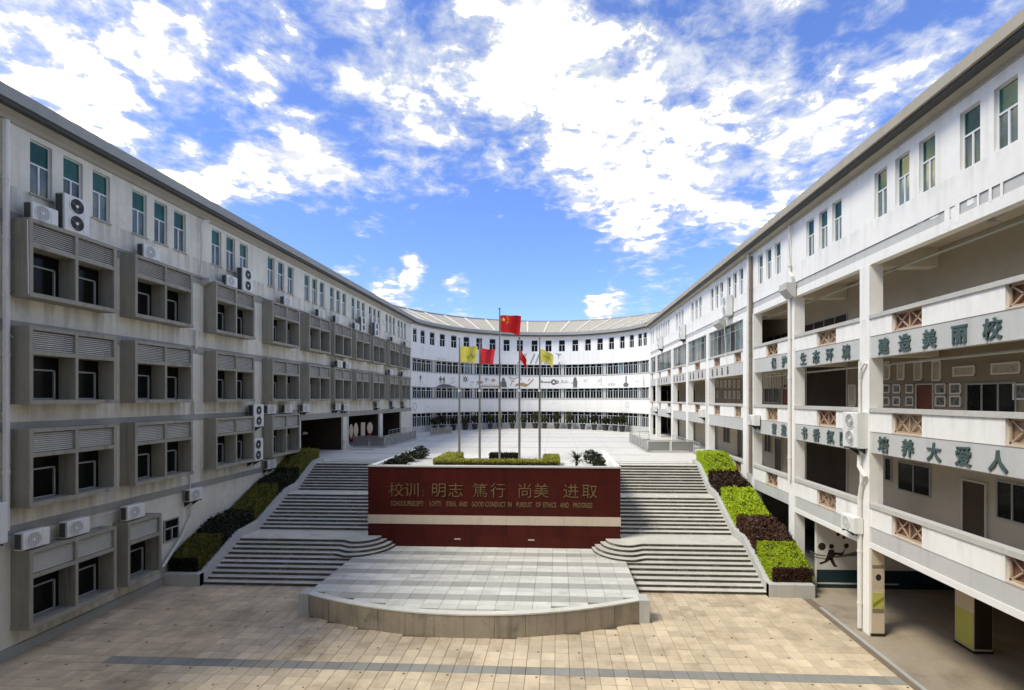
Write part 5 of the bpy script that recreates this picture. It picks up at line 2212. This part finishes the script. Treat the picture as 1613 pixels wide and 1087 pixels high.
def railing(pts, h, label, npan, base=ZP, solid=True):
    c = pts[0]
    root = thing('railing', label, 'railing', (c[0], c[1], base), 'ramp railings on the upper plaza')
    mb = MB()
    mb.tube([(x, y, base + h) for x, y in pts], .03, 8)
    mb.build('handrail', m_railm, root)
    mb = MB()
    mb.tube([(x, y, base + .12) for x, y in pts], .02, 6)
    mb.build('bottom_rail', m_railm, root)
    mb = MB()
    for (x0, y0), (x1, y1) in zip(pts[:-1], pts[1:]):
        L_ = math.hypot(x1 - x0, y1 - y0)
        nx, ny = -(y1 - y0) / L_ * .13, (x1 - x0) / L_ * .13
        mb.prism([(x0 + nx, y0 + ny), (x0 - nx, y0 - ny), (x1 - nx, y1 - ny), (x1 + nx, y1 + ny)], base - .02, base + .08)
    mb.build('kerb', m_curb, root)
    for si, ((x0, y0), (x1, y1)) in enumerate(zip(pts[:-1], pts[1:])):
        L_ = math.hypot(x1 - x0, y1 - y0)
        n = max(1, int(round(L_ / 1.5)))
        for k in range(n + 1):
            if k == n and si < len(pts) - 2: continue
            x, y = x0 + (x1 - x0) * k / n, y0 + (y1 - y0) * k / n
            mb = MB()
            mb.tube([(x, y, base + .05), (x, y, base + h)], .025, 6)
            mb.build('post', m_railm, root)
        for k in range(n):
            a, b = (k + .04) / n, (k + .96) / n
            xa, ya, xb, yb = x0 + (x1 - x0) * a, y0 + (y1 - y0) * a, x0 + (x1 - x0) * b, y0 + (y1 - y0) * b
            mb = MB()
            if solid:
                nx, ny = -(y1 - y0) / L_ * .008, (x1 - x0) / L_ * .008
                mb.prism([(xa + nx, ya + ny), (xa - nx, ya - ny), (xb - nx, yb - ny), (xb + nx, yb + ny)], base + .16, base + h - .08)
                mb.build('panel', m_railg, root)
            else:
                for q in range(1, 4):
                    z = base + .12 + (h - .12) * q / 4
                    mb.tube([(xa, ya, z), (xb, yb, z)], .012, 5)
                mb.build('crossbar', m_railm, root)


railing([(XL + .15, 43.6), (-15.0, 43.6), (-14.75, 52.6)], 1.02, 'grey panelled railing along the left edge of the plaza', 4)
railing([(10.9, 40.9), (7.2, 40.9), (7.15, 50.3)], .98, 'grey panelled railing along the right edge of the plaza', 4)
railing([(7.3, 51.2), (9.6, 53.4)], .9, 'short open steel railing near the right end of the curved block', 2, solid=False)
railing([(10.7, 38.6), (10.7, 47.5)], .95, 'open steel railing in front of the right columns', 2, solid=False)
railing([(XL + .3, 52.5), (XL + .3, 57.8)], .95, 'open steel railing across the farthest left opening', 2, solid=False)
railing([(-14.4, 57.2), (-12.6, 60.6)], .85, 'low grey railing at the left end of the curved block', 2)

# ------------------------------------------------------------------ painted boards in the left opening
BY0 = GAR[1][0]
shapes = [('lens', 'narrow pointed', 553), ('diamond', 'pointed oval', 560.5), ('rect', 'rectangular', 571.5), ('round', 'round', 582.5), ('oval', 'narrow oval', 593)]
for kind, adj, u in shapes:
    x = -18.5
    y = YX(u, x)
    z0 = 4.15
    t = thing('painted_board', '%s pale painted board on a red stand inside the left opening' % adj, 'display board', (x, y, z0), 'painted boards in the left opening')
    w, h = {'lens': (.30, .62), 'diamond': (.36, .68), 'rect': (.34, .62), 'round': (.48, .56), 'oval': (.28, .58)}[kind]
    zc = 5.55
    w *= .62
    n = 20
    if kind == 'rect':
        o = [(-w, -h), (w, -h), (w, h), (-w, h)]
    elif kind in ('diamond', 'lens'):
        o = [(w * math.cos(a) * abs(math.cos(a)) ** .3, h * math.sin(a)) for a in [2 * math.pi * k / n for k in range(n)]]
    else:
        o = [(w * math.cos(a), h * math.sin(a)) for a in [2 * math.pi * k / n for k in range(n)]]
    # board turned towards the court and the stairs
    ang = R(48)
    ca, sa = math.cos(ang), math.sin(ang)
    mb = MB()
    f0 = [(x + p * ca, y + p * sa, zc + q) for p, q in o]
    off = (sa * .04, -ca * .04)
    f1 = [(a + off[0], b + off[1], c) for a, b, c in f0]
    mb.poly(f1)
    mb.poly(f0[::-1])
    for k in range(len(o)):
        j = (k + 1) % len(o)
        mb.quad(f0[k], f0[j], f1[j], f1[k])
    mb.build('board', m_disp, t)
    mb = MB()
    for s in (-1, 1):
        mb.tube([(x + s * .22 * ca - .06, y + s * .22 * sa + .1, z0), (x + s * .12 * ca - .05, y + s * .12 * sa + .08, zc + .55)], .03, 6)
    mb.box(x - .22, x - .18, y + .15, y + .75, 4.7, 6.0)
    mb.build('stand', m_dispr, t)
